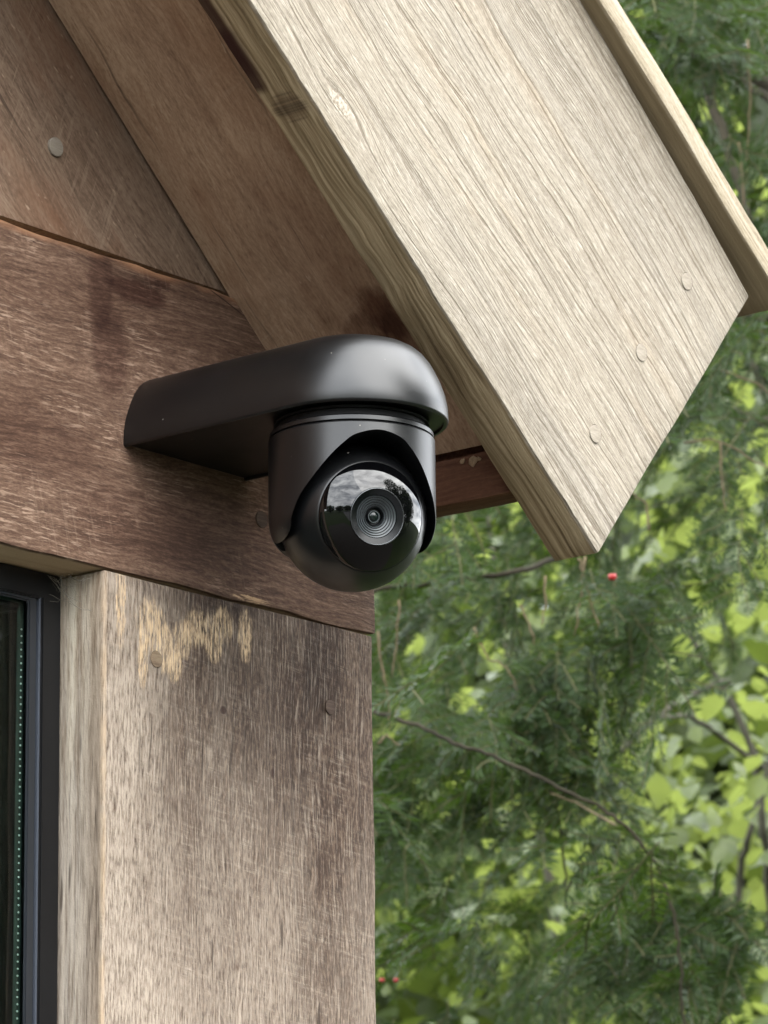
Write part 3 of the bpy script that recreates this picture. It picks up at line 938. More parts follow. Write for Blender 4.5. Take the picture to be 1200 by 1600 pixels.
bm = bmesh.new()
rw = random.Random(4)
for i in range(26):
    a = Vector((-0.2325 - rw.uniform(0, 0.004), rw.uniform(0.004, 0.028), 2.0865 - abs(rw.gauss(0, 0.011))))
    b = Vector((-0.2325 - abs(rw.gauss(0.005, 0.006)), rw.uniform(0.018, 0.0305), 2.0845 - abs(rw.gauss(0, 0.006)) * rw.choice((0.2, 1, 1.6))))
    mid = (a + b) / 2 + Vector((-0.001, -0.0015, -rw.uniform(0.002, 0.007)))
    tube_bm(bm, smooth_path([a, mid, b], 4, 0.0003), [rw.choice((0.00005, 0.00008, 0.00016))] * 9, 4)
tag(bm_obj('cobweb', bm, web_mat()), 'dusty grey cobweb in the top corner between window frame and post', 'cobweb')

# ------------------------------------------------------------------ security camera
AX, AY = -0.1653, -0.1225
BZ = 2.1055                                  # tilt axis height
ZB = 2.157                                   # underside of bracket


def plastic(name, base, rough, spec=0.5):
    g = G(name, rough, spec)
    t = g.n('ShaderNodeTexCoord').outputs['Object']
    nn = g.noise(t, 1600, 2, 0.6)
    d = g.noise(t, 420, 3, 0.7)
    dust = g.remap(g.noise(t, 300, 1, 0.4), 0.79, 0.82)
    g.color(g.mix(g.mul(dust, 0.6), base, (0.35, 0.32, 0.28)))
    sm = g.noise(t, 25, 4)
    g.rough(g.add(g.remap(sm, 0.3, 0.7, rough - 0.03, rough + 0.05), g.mul(dust, 0.3)))
    g.bump(g.add(g.mul(nn, 0.7), g.mul(d, 0.3)), 0.012, 0.0003)
    return g.m


M_body = plastic('matte_black_plastic', (0.0012, 0.0014, 0.0019), 0.35, 0.68)
M_dark = plastic('satin_black_plastic', (0.003, 0.003, 0.0036), 0.5, 0.3)
M_gloss = plain('gloss_black_glass', (0.0012, 0.0012, 0.0015), 0.015, 0.6)
M_ring = plain('lens_bezel', (0.10, 0.105, 0.11), 0.25, 0.5, metal=0.8)
M_step = plain('lens_step_ring', (0.042, 0.05, 0.053), 0.33, 0.6)
M_well = plain('lens_well', (0.0015, 0.002, 0.0025), 0.22, 0.35)
M_gloss.node_tree.nodes['Principled BSDF'].inputs['IOR'].default_value = 1.5
M_lens = plain('lens_glass', (0.004, 0.008, 0.007), 0.12, 0.4)
M_lens.node_tree.nodes['Principled BSDF'].inputs['Coat Weight'].default_value = 0.15

sc_ = empty('security_camera', (AX, 0, ZB), 'matte black dome security camera on a wall arm under the eaves', 'security camera')

HW = 0.0522
PROF = [(0.0003, 0.0007), (0.0, 0.0014), (0.0004, 0.0087), (0.0016, 0.0150), (0.0038, 0.0215), (0.0066, 0.0277), (0.0092, 0.0325), (0.0128, 0.0372), (0.0165, 0.0404), (0.0205, 0.0426), (0.026, 0.0444), (0.033, 0.0456), (0.042, 0.0462)]


def outline(w, n=48, sx=8):
    P = []
    for i in range(sx + 1):
        P.append((-w, AY * i / sx))
    for k in range(1, n):
        a = math.pi * k / n
        P.append((-w * math.cos(a), AY - w * math.sin(a)))
    for i in range(sx + 1):
        P.append((w, AY * (1 - i / sx)))
    return P


bm = bmesh.new()
rings = []
under = [(0.0026, 0.0), (0.0026, 0.0012)]
for (ins, h) in [(0.0030, 0.0016), (0.0027, 0.0001), (0.0012, 0.0)] + PROF:
    rings.append([bm.verts.new((x, y, h)) for x, y in outline(HW - ins)])
for a, b in zip(rings, rings[1:]):
    for k in range(len(a) - 1):
        bm.faces.new((a[k], a[k + 1], b[k + 1], b[k]))
bm.faces.new(rings[-1])
bm.faces.new(rings[0][::-1])
loop = [r_[0] for r_ in rings] + [r_[-1] for r_ in rings[::-1]]
bm.faces.new(loop)
bmesh.ops.recalc_face_normals(bm, faces=bm.faces)
br = bm_obj('bracket', bm, M_body)
br.location = (AX, -0.0012, ZB)
sub(br, sc_)
auto_smooth(br, 32)
# plate under the arm, set in behind a fine seam, with screw slots and a cable boss
bm = bmesh.new()
po = [bm.verts.new((x, y, 0.0009)) for x, y in outline(HW - 0.0036)]
bm.faces.new(po[::-1])
pl = bm_obj('underside_plate', bm, M_dark)
pl.location = (AX, -0.003, ZB)
sub(pl, br)


def slot(X, Y, L, w, name='screw_slot'):
    bm = bmesh.new()
    n = 10
    def rg(o, z): return [bm.verts.new(((L / 2 - w) * (1 if math.cos(2 * math.pi * (k + .5) / (2 * n)) > 0 else -1) + (w + o) * math.cos(2 * math.pi * (k + .5) / (2 * n)), (w + o) * math.sin(2 * math.pi * (k + .5) / (2 * n)), z)) for k in range(2 * n)]
    a, b, c = rg(0.0008, 0), rg(0.0004, -0.0005), rg(0, 0.0004)
    for p, q in ((a, b), (b, c)):
        for k in range(2 * n):
            bm.faces.new((p[k], p[(k + 1) % (2 * n)], q[(k + 1) % (2 * n)], q[k]))
    bm.faces.new(c)
    bmesh.ops.recalc_face_normals(bm, faces=bm.faces)
    o = bm_obj(name, bm, M_gasket)
    o.location = (X, Y, ZB + 0.0007)
    return sub(o, br)


slot(-0.2036, -0.0175, 0.013, 0.0022)
slot(-0.126, -0.0181, 0.013, 0.0022)
lathe('cable_boss', [(0.0, -0.0004), (0.012, -0.0004), (0.0135, 0.0), (0.0135, 0.0009), (0.0165, 0.0009), (0.0165, -0.0002), (0.018, 0.0009)], M_gasket, br, 48, Matrix.Translation((-0.166, -0.028, ZB + 0.0001)))
# neck and pan housing
lathe('neck', [(0.0405, 0.0), (0.0405, 0.0085), (0.0425, 0.0085), (0.0425, 0.0098), (0, 0.0098)], M_gasket, sc_, 96, Matrix.Translation((AX, AY, ZB - 0.0094)))
RH = 0.0455
HT = 0.0436                                   # housing top above tilt axis
hp = [(0, HT - 0.0005), (0.0428, HT - 0.0005), (RH - 0.0006, HT - 0.0009), (RH, HT - 0.0018), (RH, 0.0)]
hp += [(0.0454, -0.003), (0.0450, -0.0062), (0.0442, -0.0095), (0.0430, -0.0125), (0.0413, -0.0152), (0.0393, -0.0173), (0.0383, -0.0178), (0, -0.0178)]
hs = lathe('housing', hp, M_body, None, 192, Matrix.Translation((AX, AY, BZ)), 28)
F_az = math.atan2(-0.847, -0.538)             # where the lens plate faces
F_el = R(-12.3)
Bore = 0.0433
bm = bmesh.new()
half_ = [Vector((x_, z_, 0)) for x_, z_ in ((-0.0125, 0.0350), (0, 0.0377), (0.0125, 0.0350), (0.0192, 0.0302), (0.0262, 0.0228), (0.0326, 0.0138), (0.0379, 0.0048), (0.0404, -0.0032), (0.0410, -0.0088), (0.0404, -0.0150), (0.0404, -0.06))]
right_ = [(q.x, q.y) for q in smooth_path(half_, 10)[10:-10]] + [(0.0404, -0.06)]
pf = right_[::-1] + [(-x_, z_) for x_, z_ in right_[1:]]
fr_, bk_ = [bm.verts.new((0.08, y, z)) for y, z in pf], [bm.verts.new((-0.014, y, z)) for y, z in pf]
bm.faces.new(fr_)
bm.faces.new(bk_[::-1])
for k in range(len(pf)):
    q = (k + 1) % len(pf)
    bm.faces.new((fr_[k], bk_[k], bk_[q], fr_[q]))
bmesh.ops.recalc_face_normals(bm, faces=bm.faces)
cut1 = bm_obj('cutter', bm, None)
MR = Matrix.Translation((AX, AY, BZ)) @ Matrix.Rotation(F_az + R(1.5), 4, 'Z')
for c_ in (cut1,):
    c_.matrix_world = MR
    md = hs.modifiers.new('cut', 'BOOLEAN')
    md.operation = 'DIFFERENCE'
    md.solver = 'EXACT'
    md.object = c_
bpy.context.view_layer.update()
dg = bpy.context.evaluated_depsgraph_get()
me = bpy.data.meshes.new_from_object(hs.evaluated_get(dg))
hs.modifiers.clear()
hs.data = me
for c_ in (cut1,):
    bpy.data.objects.remove(c_)
bm = bmesh.new()
bm.from_mesh(me)
bmesh.ops.remove_doubles(bm, verts=bm.verts, dist=0.00004)
bm.to_mesh(me)
bm.free()
auto_smooth(hs, 30)
md = hs.modifiers.new('bevel', 'BEVEL')
md.width = 0.0005
md.segments = 2
md.limit_method = 'ANGLE'
md.angle_limit = R(40)
md.harden_normals = False
sub(hs, sc_)
lathe('collar', [(0.0432, 0.0), (0.0449, 0.0), (0.0449, 0.0022), (0.0444, 0.0029), (0.043, 0.0031)], M_body, sc_, 128, Matrix.Translation((AX, AY, BZ + HT - 0.0001)))

F_az += R(3.2)
# tilt ball, lens plate and lens, built about the facing axis (local z)
fz = Vector((math.cos(F_el) * math.cos(F_az), math.cos(F_el) * math.sin(F_az), math.sin(F_el)))
fx = Vector((-math.sin(F_az), math.cos(F_az), 0))
fy = fz.cross(fx)
MF = Matrix(((fx.x, fy.x, fz.x, AX), (fx.y, fy.y, fz.y, AY), (fx.z, fy.z, fz.z, BZ), (0, 0, 0, 1)))
RB = 0.0404
A1 = 47.0
sph = lambda a, r: (r * math.sin(R(a)), r * math.cos(R(a)))
ball_prof = [sph(A1 - 1.0, RB - 0.0012), sph(A1 + 0.15, RB - 0.0012), sph(A1 + 0.35, RB - 0.0001), sph(A1 + 0.8, RB)] + [sph(a, RB) for a in np.linspace(A1 + 2, 178, 90)] + [(0, -RB)]
ball = lathe('tilt_ball', ball_prof, M_body, sc_, 160, MF, 30)
AL = 22.3
RP = RB + 0.0001
fp_prof = [sph(AL, RP - 0.003)] + [sph(AL, RP - 0.0002), sph(AL + 0.3, RP)] + [sph(a, RP) for a in np.linspace(AL + 1, A1 - 0.9, 44)] + [sph(A1 - 0.35, RP - 0.0002), sph(A1 - 0.3, RP - 0.003)]
face = lathe('lens_plate', fp_prof, M_gloss, sc_, 160, MF, 30)
zr = RP * math.cos(R(AL))                     # height of the lens rim
rr_ = RP * math.sin(R(AL))
lathe('bezel', [(rr_ - 0.0001, zr - 0.002), (rr_ - 0.0001, zr + 0.0003), (rr_ - 0.0003, zr + 0.0004), (rr_ - 0.0006, zr + 0.0002), (rr_ - 0.0007, zr - 0.002)], M_ring, face, 128, MF, 60)
lens = lathe('lens_barrel', [(rr_ - 0.0006, zr - 0.0003), (0.0116, zr - 0.0010), (0.0112, zr - 0.0020)], M_well, sc_, 128, MF, 30)
# stepped baffle rings
rad = [0.0113, 0.0100, 0.0087, 0.0074, 0.0061, 0.0050]
z_ = zr - 0.0014
for i, (ro, ri) in enumerate(zip(rad, rad[1:])):
    w_ = ro - ri
    lathe('baffle_ring', [(ro, z_ - 0.0004), (ro - 0.1 * w_, z_ + 0.0001), (ro - 0.62 * w_, z_ - 0.0005), (ro - 0.66 * w_, z_ - 0.0010)], M_step, lens, 96, MF, 40)
    lathe('baffle_groove', [(ro - 0.64 * w_, z_ - 0.0008), (ri - 0.0001, z_ - 0.00085)], M_gasket, lens, 96, MF, 40)
    z_ -= 0.0005
lathe('lens_well', [(0.0050, z_ + 0.0004), (0.0044, z_ - 0.0004), (0.0042, z_ - 0.002), (0.0034, z_ - 0.0021), (0.0034, z_ - 0.001), (0.0030, z_ - 0.001), (0.003, z_ - 0.003), (0.0, z_ - 0.003)], M_well, lens, 64, MF, 40)
lathe('lens_ring', [(0.0034, z_ - 0.0018), (0.0033, z_ - 0.0009), (0.0028, z_ - 0.0009), (0.0027, z_ - 0.0018)], M_step, lens, 64, MF, 40)
lathe('lens_glass', [(0.0027, z_ - 0.0016)] + [(0.0027 * math.cos(t_), z_ - 0.0016 + 0.0012 * math.sin(t_)) for t_ in np.linspace(0.1, 1.45, 9)] + [(0, z_ - 0.0004)], M_lens, lens, 48, MF, 40)
for (px, py) in ((542, 763), (628.5, 760.5)):   # pin holes in the plate, found on the ball along their line of sight
    dv = (at(px, py, 1.0) - CAM).normalized()
    oc = CAM - Vector((AX, AY, BZ))
    b_ = oc.dot(dv)
    t_ = -b_ - math.sqrt(b_ * b_ - (oc.length_squared - RP * RP))
    P_ = CAM + dv * t_
    nn_ = (P_ - Vector((AX, AY, BZ))).normalized()
    Mh = Matrix.Translation(P_) @ nn_.to_track_quat('Z', 'Y').to_matrix().to_4x4()
    lathe('pin_hole', [(0.00075, -0.0001), (0.00072, 0.00007), (0.00052, 0.00007), (0.0005, -0.0001), (0.0, -0.00002)], M_well, face, 20, Mh, 40)

# ------------------------------------------------------------------ foliage
def leaf_mat(name, c0, c1, trans, tcol, rough=0.45, spec=0.4, hueobj=0.25):
    g = G(name, rough, spec)
    a = g.n('ShaderNodeAttribute')
    a.attribute_name = 'rnd'
    oi = g.n('ShaderNodeObjectInfo')
    v = g.math('FRACT', g.add(a.outputs['Fac'], g.mul(oi.outputs['Random'], hueobj)))
    col = g.mix(v, c0, c1)
    g.color(col)
    tr = g.n('ShaderNodeBsdfTranslucent')
    g.set(tr.inputs[0], g.mix(v, tuple(q * 0.7 for q in tcol), tcol))
    ms = g.n('ShaderNodeMixShader')
    ms.inputs[0].default_value = trans
    g.t.links.new(g.b.outputs[0], ms.inputs[1])
    g.t.links.new(tr.outputs[0], ms.inputs[2])
    g.t.links.new(ms.outputs[0], g.out.inputs['Surface'])
    return g.m


M_bark = plain('bark', (0.030, 0.026, 0.017), 0.9, 0.15, var=0.45, scale=40)
M_twig = plain('dead_twig', (0.13, 0.10, 0.062), 0.9, 0.15, var=0.35, scale=60)
M_stem = plain('smooth_stem', (0.07, 0.066, 0.05), 0.85, 0.15, var=0.4, scale=30)
M_yew = leaf_mat('yew_needle', (0.0035, 0.0100, 0.0035), (0.029, 0.053, 0.015), 0.22, (0.085, 0.15, 0.014), 0.38, 0.13)
M_yewtwig = plain('yew_twig', (0.075, 0.075, 0.035), 0.85, 0.2, var=0.3)
M_broad = leaf_mat('broad_leaf', (0.018, 0.040, 0.010), (0.072, 0.100, 0.022), 0.46, (0.33, 0.40, 0.09), 0.30, 0.55)
M_far = leaf_mat('far_leaf', (0.005, 0.010, 0.003), (0.045, 0.068, 0.014), 0.28, (0.17, 0.235, 0.035), 0.5, 0.35)
M_darkleaf = leaf_mat('shade_leaf', (0.010, 0.016, 0.007), (0.03, 0.045, 0.012), 0.2, (0.08, 0.12, 0.02), 0.5, 0.3)


def np_mesh(name, V, Q, rnd, mats, midx=None):
    """quad mesh from arrays"""
    me = bpy.data.meshes.new(name)
    nv, nq = len(V), len(Q)
    me.vertices.add(nv)
    me.vertices.foreach_set('co', np.asarray(V, np.float32).ravel())
    me.loops.add(nq * 4)
    me.loops.foreach_set('vertex_index', np.asarray(Q, np.int32).ravel())
    me.polygons.add(nq)
    me.polygons.foreach_set('loop_start', np.arange(0, nq * 4, 4, dtype=np.int32))
    if midx is not None:
        me.polygons.foreach_set('material_index', np.asarray(midx, np.int32))
    at_ = me.attributes.new('rnd', 'FLOAT', 'POINT')
    at_.data.foreach_set('value', np.asarray(rnd, np.float32))
    for m in mats:
        me.materials.append(m)
    me.update(calc_edges=True)
    return me


rng = np.random.default_rng(5)


def nrmz(v): return v / (np.linalg.norm(v, axis=-1, keepdims=True) + 1e-12)


def make_spray(seed, length=0.19, nside=7):
    """a yew branchlet: drooping twig along +x with side shoots, needles in two ranks"""
    g = np.random.default_rng(seed)
    V, Q, RN, MI = [], [], [], []

    def quad(a, b, c, d, rn, m):
        n = len(V)
        V.extend((a, b, c, d))
        Q.append((n, n + 1, n + 2, n + 3))
        RN.extend((rn,) * 4)
        MI.append(m)

    def shoot(p0, dr, L, up):
        n = max(5, int(L / 0.0036))
        dr = dr / np.linalg.norm(dr)
        p = p0.copy()
        droop = g.uniform(0.5, 1.6)
        side0 = np.cross(dr, up)
        side0 /= np.linalg.norm(side0)
        pts = [p.copy()]
        for i in range(n):
            dr = dr + np.array([0, 0, -droop * L / n]) + g.normal(0, 0.03, 3)
            dr /= np.linalg.norm(dr)
            p = p + dr * L / n
            pts.append(p.copy())
            side = np.cross(dr, up)
            side /= np.linalg.norm(side)
            nu = np.cross(side, dr)
            f = i / n
            ll = 0.0265 * (1 - 0.55 * f ** 3) * g.uniform(0.75, 1.12) * (0.6 + 0.4 * min(1, f * 5))
            for sgn in (-1, 1):
                if g.random() < 0.06:
                    continue
                a = dr * g.uniform(0.35, 0.75) + sgn * side * g.uniform(0.75, 1.0) + nu * g.uniform(-0.15, 0.42)
                a /= np.linalg.norm(a)
                w = np.cross(a, nu)
                w = w / np.linalg.norm(w) * 0.00115 + nu * g.normal(0, 0.0006)
                b0 = p
                tip = p + a * ll + np.array([0, 0, -0.002])
                mid = p + a * ll * 0.5
                quad(b0, mid - w, tip, mid + w, float(g.uniform(0, 0.55) + 0.42 * f), 0)
        r0 = 0.0011
        for i in range(0, n - 1, 3):
            a, b = pts[i], pts[min(i + 3, n)]
            for k in range(2):
                o = np.array([0, 0, r0]) if k else side0 * r0
                quad(a - o, b - o * 0.8, b + o * 0.8, a + o, 0.3, 1)
        return pts

    up = np.array([0, 0, 1.0])
    main = shoot(np.zeros(3), np.array([1.0, 0, 0.12]), length, up)
    for k in range(nside):
        i = int(len(main) * (0.08 + 0.75 * k / nside))
        s_ = 1 if k % 2 else -1
        shoot(np.array(main[i]), np.array([0.8, s_ * g.uniform(0.6, 1.0), g.uniform(-0.3, 0.2)]), length * g.uniform(0.3, 0.55) * (1 - 0.35 * k / nside), up + g.normal(0, 0.25, 3))
    return np.array(V), np.array(Q), np.array(RN), np.array(MI)


SPR = [make_spray(s_, L_, n_) for s_, L_, n_ in ((1, 0.19, 6), (2, 0.15, 5), (3, 0.22, 7), (4, 0.12, 4), (5, 0.17, 6))]
SPR_ME = [np_mesh('needle_spray', *s_[:3], [M_yew, M_yewtwig], s_[3]) for s_ in SPR]


def basis_mats(D, roll, rg):
    """rotation matrices with x along D, z roughly up, rolled"""
    x = nrmz(D)
    z = np.tile(np.array([0, 0, 1.0]), (len(D), 1)) + rg.normal(0, roll, D.shape)
    y = nrmz(np.cross(z, x))
    z = np.cross(x, y)
    return np.stack((x, y, z), axis=2)


def stuff_mesh(name, protos, P, Rm, sc, pick, mats, rg):
    Vs, Qs, Rs, Ms, n = [], [], [], [], 0
    for i in range(len(P)):
        V, Q, RN, MI = protos[pick[i]]
        Vs.append((V * sc[i]) @ Rm[i].T + P[i])
        Qs.append(Q + n)
        Rs.append((RN * 0.8 + rg.random() * 0.4) % 1.0)
        Ms.append(MI)
        n += len(V)
    return np_mesh(name, np.concatenate(Vs), np.concatenate(Qs), np.concatenate(Rs), mats, np.concatenate(Ms))


def to_mat(p, Rm, s_):
    return Matrix(((Rm[0, 0] * s_, Rm[0, 1] * s_, Rm[0, 2] * s_, p[0]), (Rm[1, 0] * s_, Rm[1, 1] * s_, Rm[1, 2] * s_, p[1]), (Rm[2, 0] * s_, Rm[2, 1] * s_, Rm[2, 2] * s_, p[2]), (0, 0, 0, 1)))


def projn(P):
    v = P - np.array(CAM)
    z = v @ np.array(c_d)
    zz_ = np.where(z > 0.1, z, 0.1)
    return 600 + 6000 * (v @ np.array(c_r)) / zz_, 800 - 6000 * (v @ np.array(c_u)) / zz_, z


# ---- the yew
TX = at(1750, 900, 5.6)
yew = empty('yew_tree', (TX.x, TX.y, 0), 'dark green yew tree with drooping needle sprays and red berries beside the house', 'tree')


def limb(name, pts, r0, r1, mat, parent, jit=0.0, seg=7, n=6):
    bm = bmesh.new()
    q = smooth_path(pts, n, jit)
    rr = [r0 + (r1 - r0) * (i / (len(q) - 1)) ** 0.8 for i in range(len(q))]
    tube_bm(bm, q, rr, seg)
    o = bm_obj(name, bm, mat, smooth=True)
    return sub(o, parent)


limb('trunk', [(TX.x, TX.y, -0.05), (TX.x + 0.03, TX.y, 0.8), (TX.x - 0.04, TX.y + 0.05, 1.8), (TX.x, TX.y + 0.1, 3.0), (TX.x + 0.05, TX.y, 4.2), (TX.x, TX.y, 5.2)], 0.20, 0.03, M_bark, yew, 0.008, 14)
# boughs that show in the picture
px_b = [
    ([(880, 868, 4.6), (800, 895, 4.5), (700, 910, 4.5), (640, 915, 4.5), (520, 930, 4.5)], 0.0038, 0.0024),
    ([(1800, 500, 5.5), (1400, 240, 5.3), (1220, 150, 5.2), (1080, 60, 5.2), (980, -60, 5.2)], 0.022, 0.008),
    ([(1085, 65, 5.2), (1110, 150, 5.2), (1140, 240, 5.15), (1165, 330, 5.1), (1190, 420, 5.1)], 0.010, 0.004),
    ([(1100, 85, 5.2), (1150, 120, 5.15), (1250, 200, 5.1), (1300, 330, 5.1)], 0.008, 0.004),
    ([(560, 1105, 4.1), (640, 1128, 4.05), (720, 1165, 4.0), (790, 1190, 3.98), (860, 1225, 3.96), (940, 1262, 3.95), (995, 1310, 3.95), (1030, 1365, 3.95), (1055, 1440, 3.95), (1064, 1520, 3.95), (1072, 1640, 3.95)], 0.0024, 0.0015),
    ([(1300, 640, 5.0), (1200, 660, 4.9), (1100, 640, 4.8), (1000, 700, 4.8)], 0.012, 0.004),
    ([(1400, 500, 5.2), (1230, 505, 5.0), (1130, 480, 4.9), (1060, 420, 4.9)], 0.012, 0.005),
    ([(860, 1228, 4.5), (880, 1330, 4.5), (885, 1420, 4.5)], 0.002, 0.0012),
    ([(690, 1185, 4.6), (760, 1270, 4.9), (850, 1300, 5.0)], 0.003, 0.0015),
]
for pts, r0, r1 in px_b:
    limb('branch', [at(*p) for p in pts], r0, r1, M_bark, yew, 0.002, 7, 7)
for k in range(16):                           # boughs all round the trunk
    a = k * 2.4
    h = 0.8 + 0.25 * k
    L = 1.7 - 0.07 * k
    p0 = Vector((TX.x, TX.y + 0.03, h))
    dv = Vector((math.cos(a), math.sin(a), 0.25))
    vis = [proj(p0 + dv * L * f_ / 10) for f_ in range(11)]
    if any(-60 < q_[0] < 1260 and -60 < q_[1] < 1660 for q_ in vis):
        continue
    limb('branch', [p0, p0 + dv * L * 0.5, p0 + dv * L - Vector((0, 0, 0.1))], 0.035, 0.006, M_bark, yew, 0.01, 7, 5)
tw = [
    [(905, 872, 4.4), (915, 905, 4.4), (922, 935, 4.4), (935, 982, 4.4)], [(915, 870, 4.4), (908, 930, 4.4), (897, 995, 4.4)],
    [(853, 900, 4.4), (851, 950, 4.4), (846, 976, 4.4)], [(812, 945, 4.5), (828, 975, 4.5), (835, 1008, 4.5)],
    [(592, 985, 4.5), (597, 1050, 4.5), (608, 1090, 4.5), (609, 1140, 4.5)], [(622, 940, 4.6), (620, 1000, 4.6), (612, 1060, 4.6)],
    [(740, 980, 4.6), (760, 1025, 4.6), (790, 1042, 4.6), (810, 1080, 4.6)], [(1168, 60, 4.9), (1172, 180, 4.9), (1160, 290, 4.9)],
    [(1155, 220, 4.9), (1160, 330, 4.9), (1150, 400, 4.9)], [(1105, 570, 4.7), (1180, 600, 4.7), (1230, 640, 4.7)], [(1125, 690, 4.6), (1128, 760, 4.6), (1135, 800, 4.6)],
    [(980, 1300, 4.6), (900, 1255, 4.7), (860, 1240, 4.7)], [(590, 1160, 4.4), (604, 1150, 4.4), (625, 1165, 4.4)], [(1015, 830, 4.6), (1010, 790, 4.6), (985, 770, 4.6)],
    [(1070, 690, 4.6), (1120, 690, 4.6), (1180, 720, 4.6), (1210, 740, 4.6)],
]
for pts in tw:
    limb('dead_twig', [at(p[0], p[1], p[2] - 0.5) for p in pts], 0.0014, 0.0007, M_twig, yew, 0.0015, 5, 5)

# spray positions: a crown volume, thinner towards its lower right where the bush behind shows
CC = np.array(at(1250, 650, 5.3))
n_try = 16000
U_ = rng.normal(0, 1, (n_try, 3))
U_ = nrmz(U_) * rng.random((n_try, 1)) ** (1 / 2.2)
P = CC + U_ * np.array([1.75, 1.75, 2.6])
px, py, dz = projn(P)
keep = (P[:, 2] > 0.5) & (P[:, 0] > 0.45) & (dz > 3.7)
infr = (px > 480) & (px < 1300) & (py > -120) & (py < 1720)
prob = np.where(infr, 0.46, 0.10)
lr = np.clip((px - 860) / 260, 0, 1) * np.clip((py - 790) / 200, 0, 1)          # opening at the lower right
prob = prob * (1 - 0.93 * lr)
prob = prob * (1 + 0.5 * infr * np.clip((900 - px) / 150, 0, 1) * np.clip((py - 1150) / 100, 0, 1))
mid_ = np.clip(1 - np.abs(px - 850) / 220, 0, 1) * np.clip(1 - np.abs(py - 1080) / 180, 0, 1)
prob = prob * (1 - 0.55 * mid_)
clump = np.array([mnoise.noise(Vector(p_) * 4.5) for p_ in P])
prob = prob * np.clip(0.45 + 2.6 * clump, 0.0, 1.4)
keep &= rng.random(n_try) < prob
P = P[keep]
# hero sprays where the photograph shows clear ones
hero = [(860, 1040, 4.3), (885, 1075, 4.3), (840, 1070, 4.35), (905, 1050, 4.4), (830, 1030, 4.35), (870, 1095, 4.3), (850, 1010, 4.35), (900, 1010, 4.4),
        (860, 1195, 4.45), (900, 1205, 4.4), (930, 1190, 4.4), (950, 1225, 4.4), (1070, 1425, 4.35), (1105, 1425, 4.3), (1140, 1405, 4.3), (1090, 1450, 4.35), (1120, 1440, 4.3), (1080, 1400, 4.4),
        (1075, 1395, 4.35), (1170, 1400, 4.3), (1120, 1400, 4.35), (1100, 20, 4.5), (1080, 40, 4.5), (1120, 50, 4.5), (1060, 10, 4.6), (1130, 15, 4.5), (1040, 890, 4.4), (1000, 930, 4.4), (1010, 960, 4.4), (980, 905, 4.4), (1020, 935, 4.45),
        (1010, 1330, 4.1), (1045, 1410, 4.1), (1060, 1500, 4.1), (960, 1285, 4.15), (640, 1130, 4.4), (690, 1160, 4.4), (770, 1165, 4.4), (790, 1150, 4.5), (740, 1140, 4.5), (620, 1210, 4.4), (660, 1230, 4.4), (610, 1260, 4.4), (700, 930, 4.5), (760, 900, 4.5), (800, 890, 4.5)]
for sp, ct in ((60, 3),):
    for hh in hero:
        for k in range(ct):
            P = np.vstack([P, np.array(at(hh[0] + random.uniform(-24, 24), hh[1] + random.uniform(-24, 24), hh[2] + random.uniform(-0.1, 0.15)))])
px, py, dz = projn(P)
D = nrmz(P - np.array([TX.x, TX.y, 0]) * np.array([1, 1, 0]) - np.array([0, 0, 1]) * P[:, 2:3]) + rng.normal(0, 0.55, P.shape)
D[:, 2] = D[:, 2] * 0.5 - rng.uniform(0.3, 2.4, len(P))
RM = basis_mats(D, 0.35, rng)
SCL = rng.uniform(0.6, 1.05, len(P))
PICK = rng.integers(0, len(SPR), len(P))
infr = (px > 540) & (px < 1240) & (py > -60) & (py < 1660)
order = np.argsort(np.where(infr, dz, 99))
near = order[:290]
rest = np.setdiff1d(np.arange(len(P)), near)
for i in near:
    o = bpy.data.objects.new('needle_spray', SPR_ME[PICK[i]])
    COL.objects.link(o)
    o.matrix_world = to_mat(P[i], RM[i], SCL[i])
    sub(o, yew)
me = stuff_mesh('foliage', SPR, P[rest], RM[rest], SCL[rest], PICK[rest], [M_yew, M_yewtwig], rng)
o = link('foliage', me)
tag(o, kind='stuff')
sub(o, yew)
# red arils
M_red_berry = plain('red_aril', (0.30, 0.014, 0.014), 0.35, 0.5)
bm = bmesh.new()
bmesh.ops.create_icosphere(bm, subdivisions=2, radius=0.0044)
for v in bm.verts:
    if v.co.z > 0.003:
        v.co.z = 0.003 - (v.co.z - 0.003) * 0.8
me_b = bpy.data.meshes.new('berry')
bm.to_mesh(me_b)
bm.free()
me_b.polygons.foreach_set('use_smooth', [True] * len(me_b.polygons))
me_b.materials.append(M_red_berry)
for (x_, y_, d_, s_) in ((957, 901, 3.85, 1.0), (597, 1531, 4.3, 0.72), (619, 1531, 4.3, 0.72), (1052, 650, 4.6, 0.8)):
    o = bpy.data.objects.new('berry', me_b)
    COL.objects.link(o)
    o.location = at(x_, y_, d_)
    o.scale = (s_, s_, s_)
    sub(o, yew)


# ---- broad leaved bush behind, light green
def make_leaf(seed, w=0.42):
    g = np.random.default_rng(seed)
    n = 5
    V, Q = [], []
    prof = [0.02, 0.62, 1.0, 0.92, 0.55, 0.0]
    for i, t in enumerate(np.linspace(0, 1, n + 1)):
        half = prof[i] * w
        z = -0.25 * t * t + g.normal(0, 0.012)
        V += [(t, -half, z + 0.14 * half + g.normal(0, 0.02)), (t, 0, z - 0.03), (t, half, z + 0.14 * half + g.normal(0, 0.02))]
    for i in range(n):
        a = i * 3
        Q += [(a, a + 3, a + 4, a + 1), (a + 1, a + 4, a + 5, a + 2)]
    return np.array(V, float), np.array(Q), np.full(len(V), 0.5), np.zeros(len(Q), int)


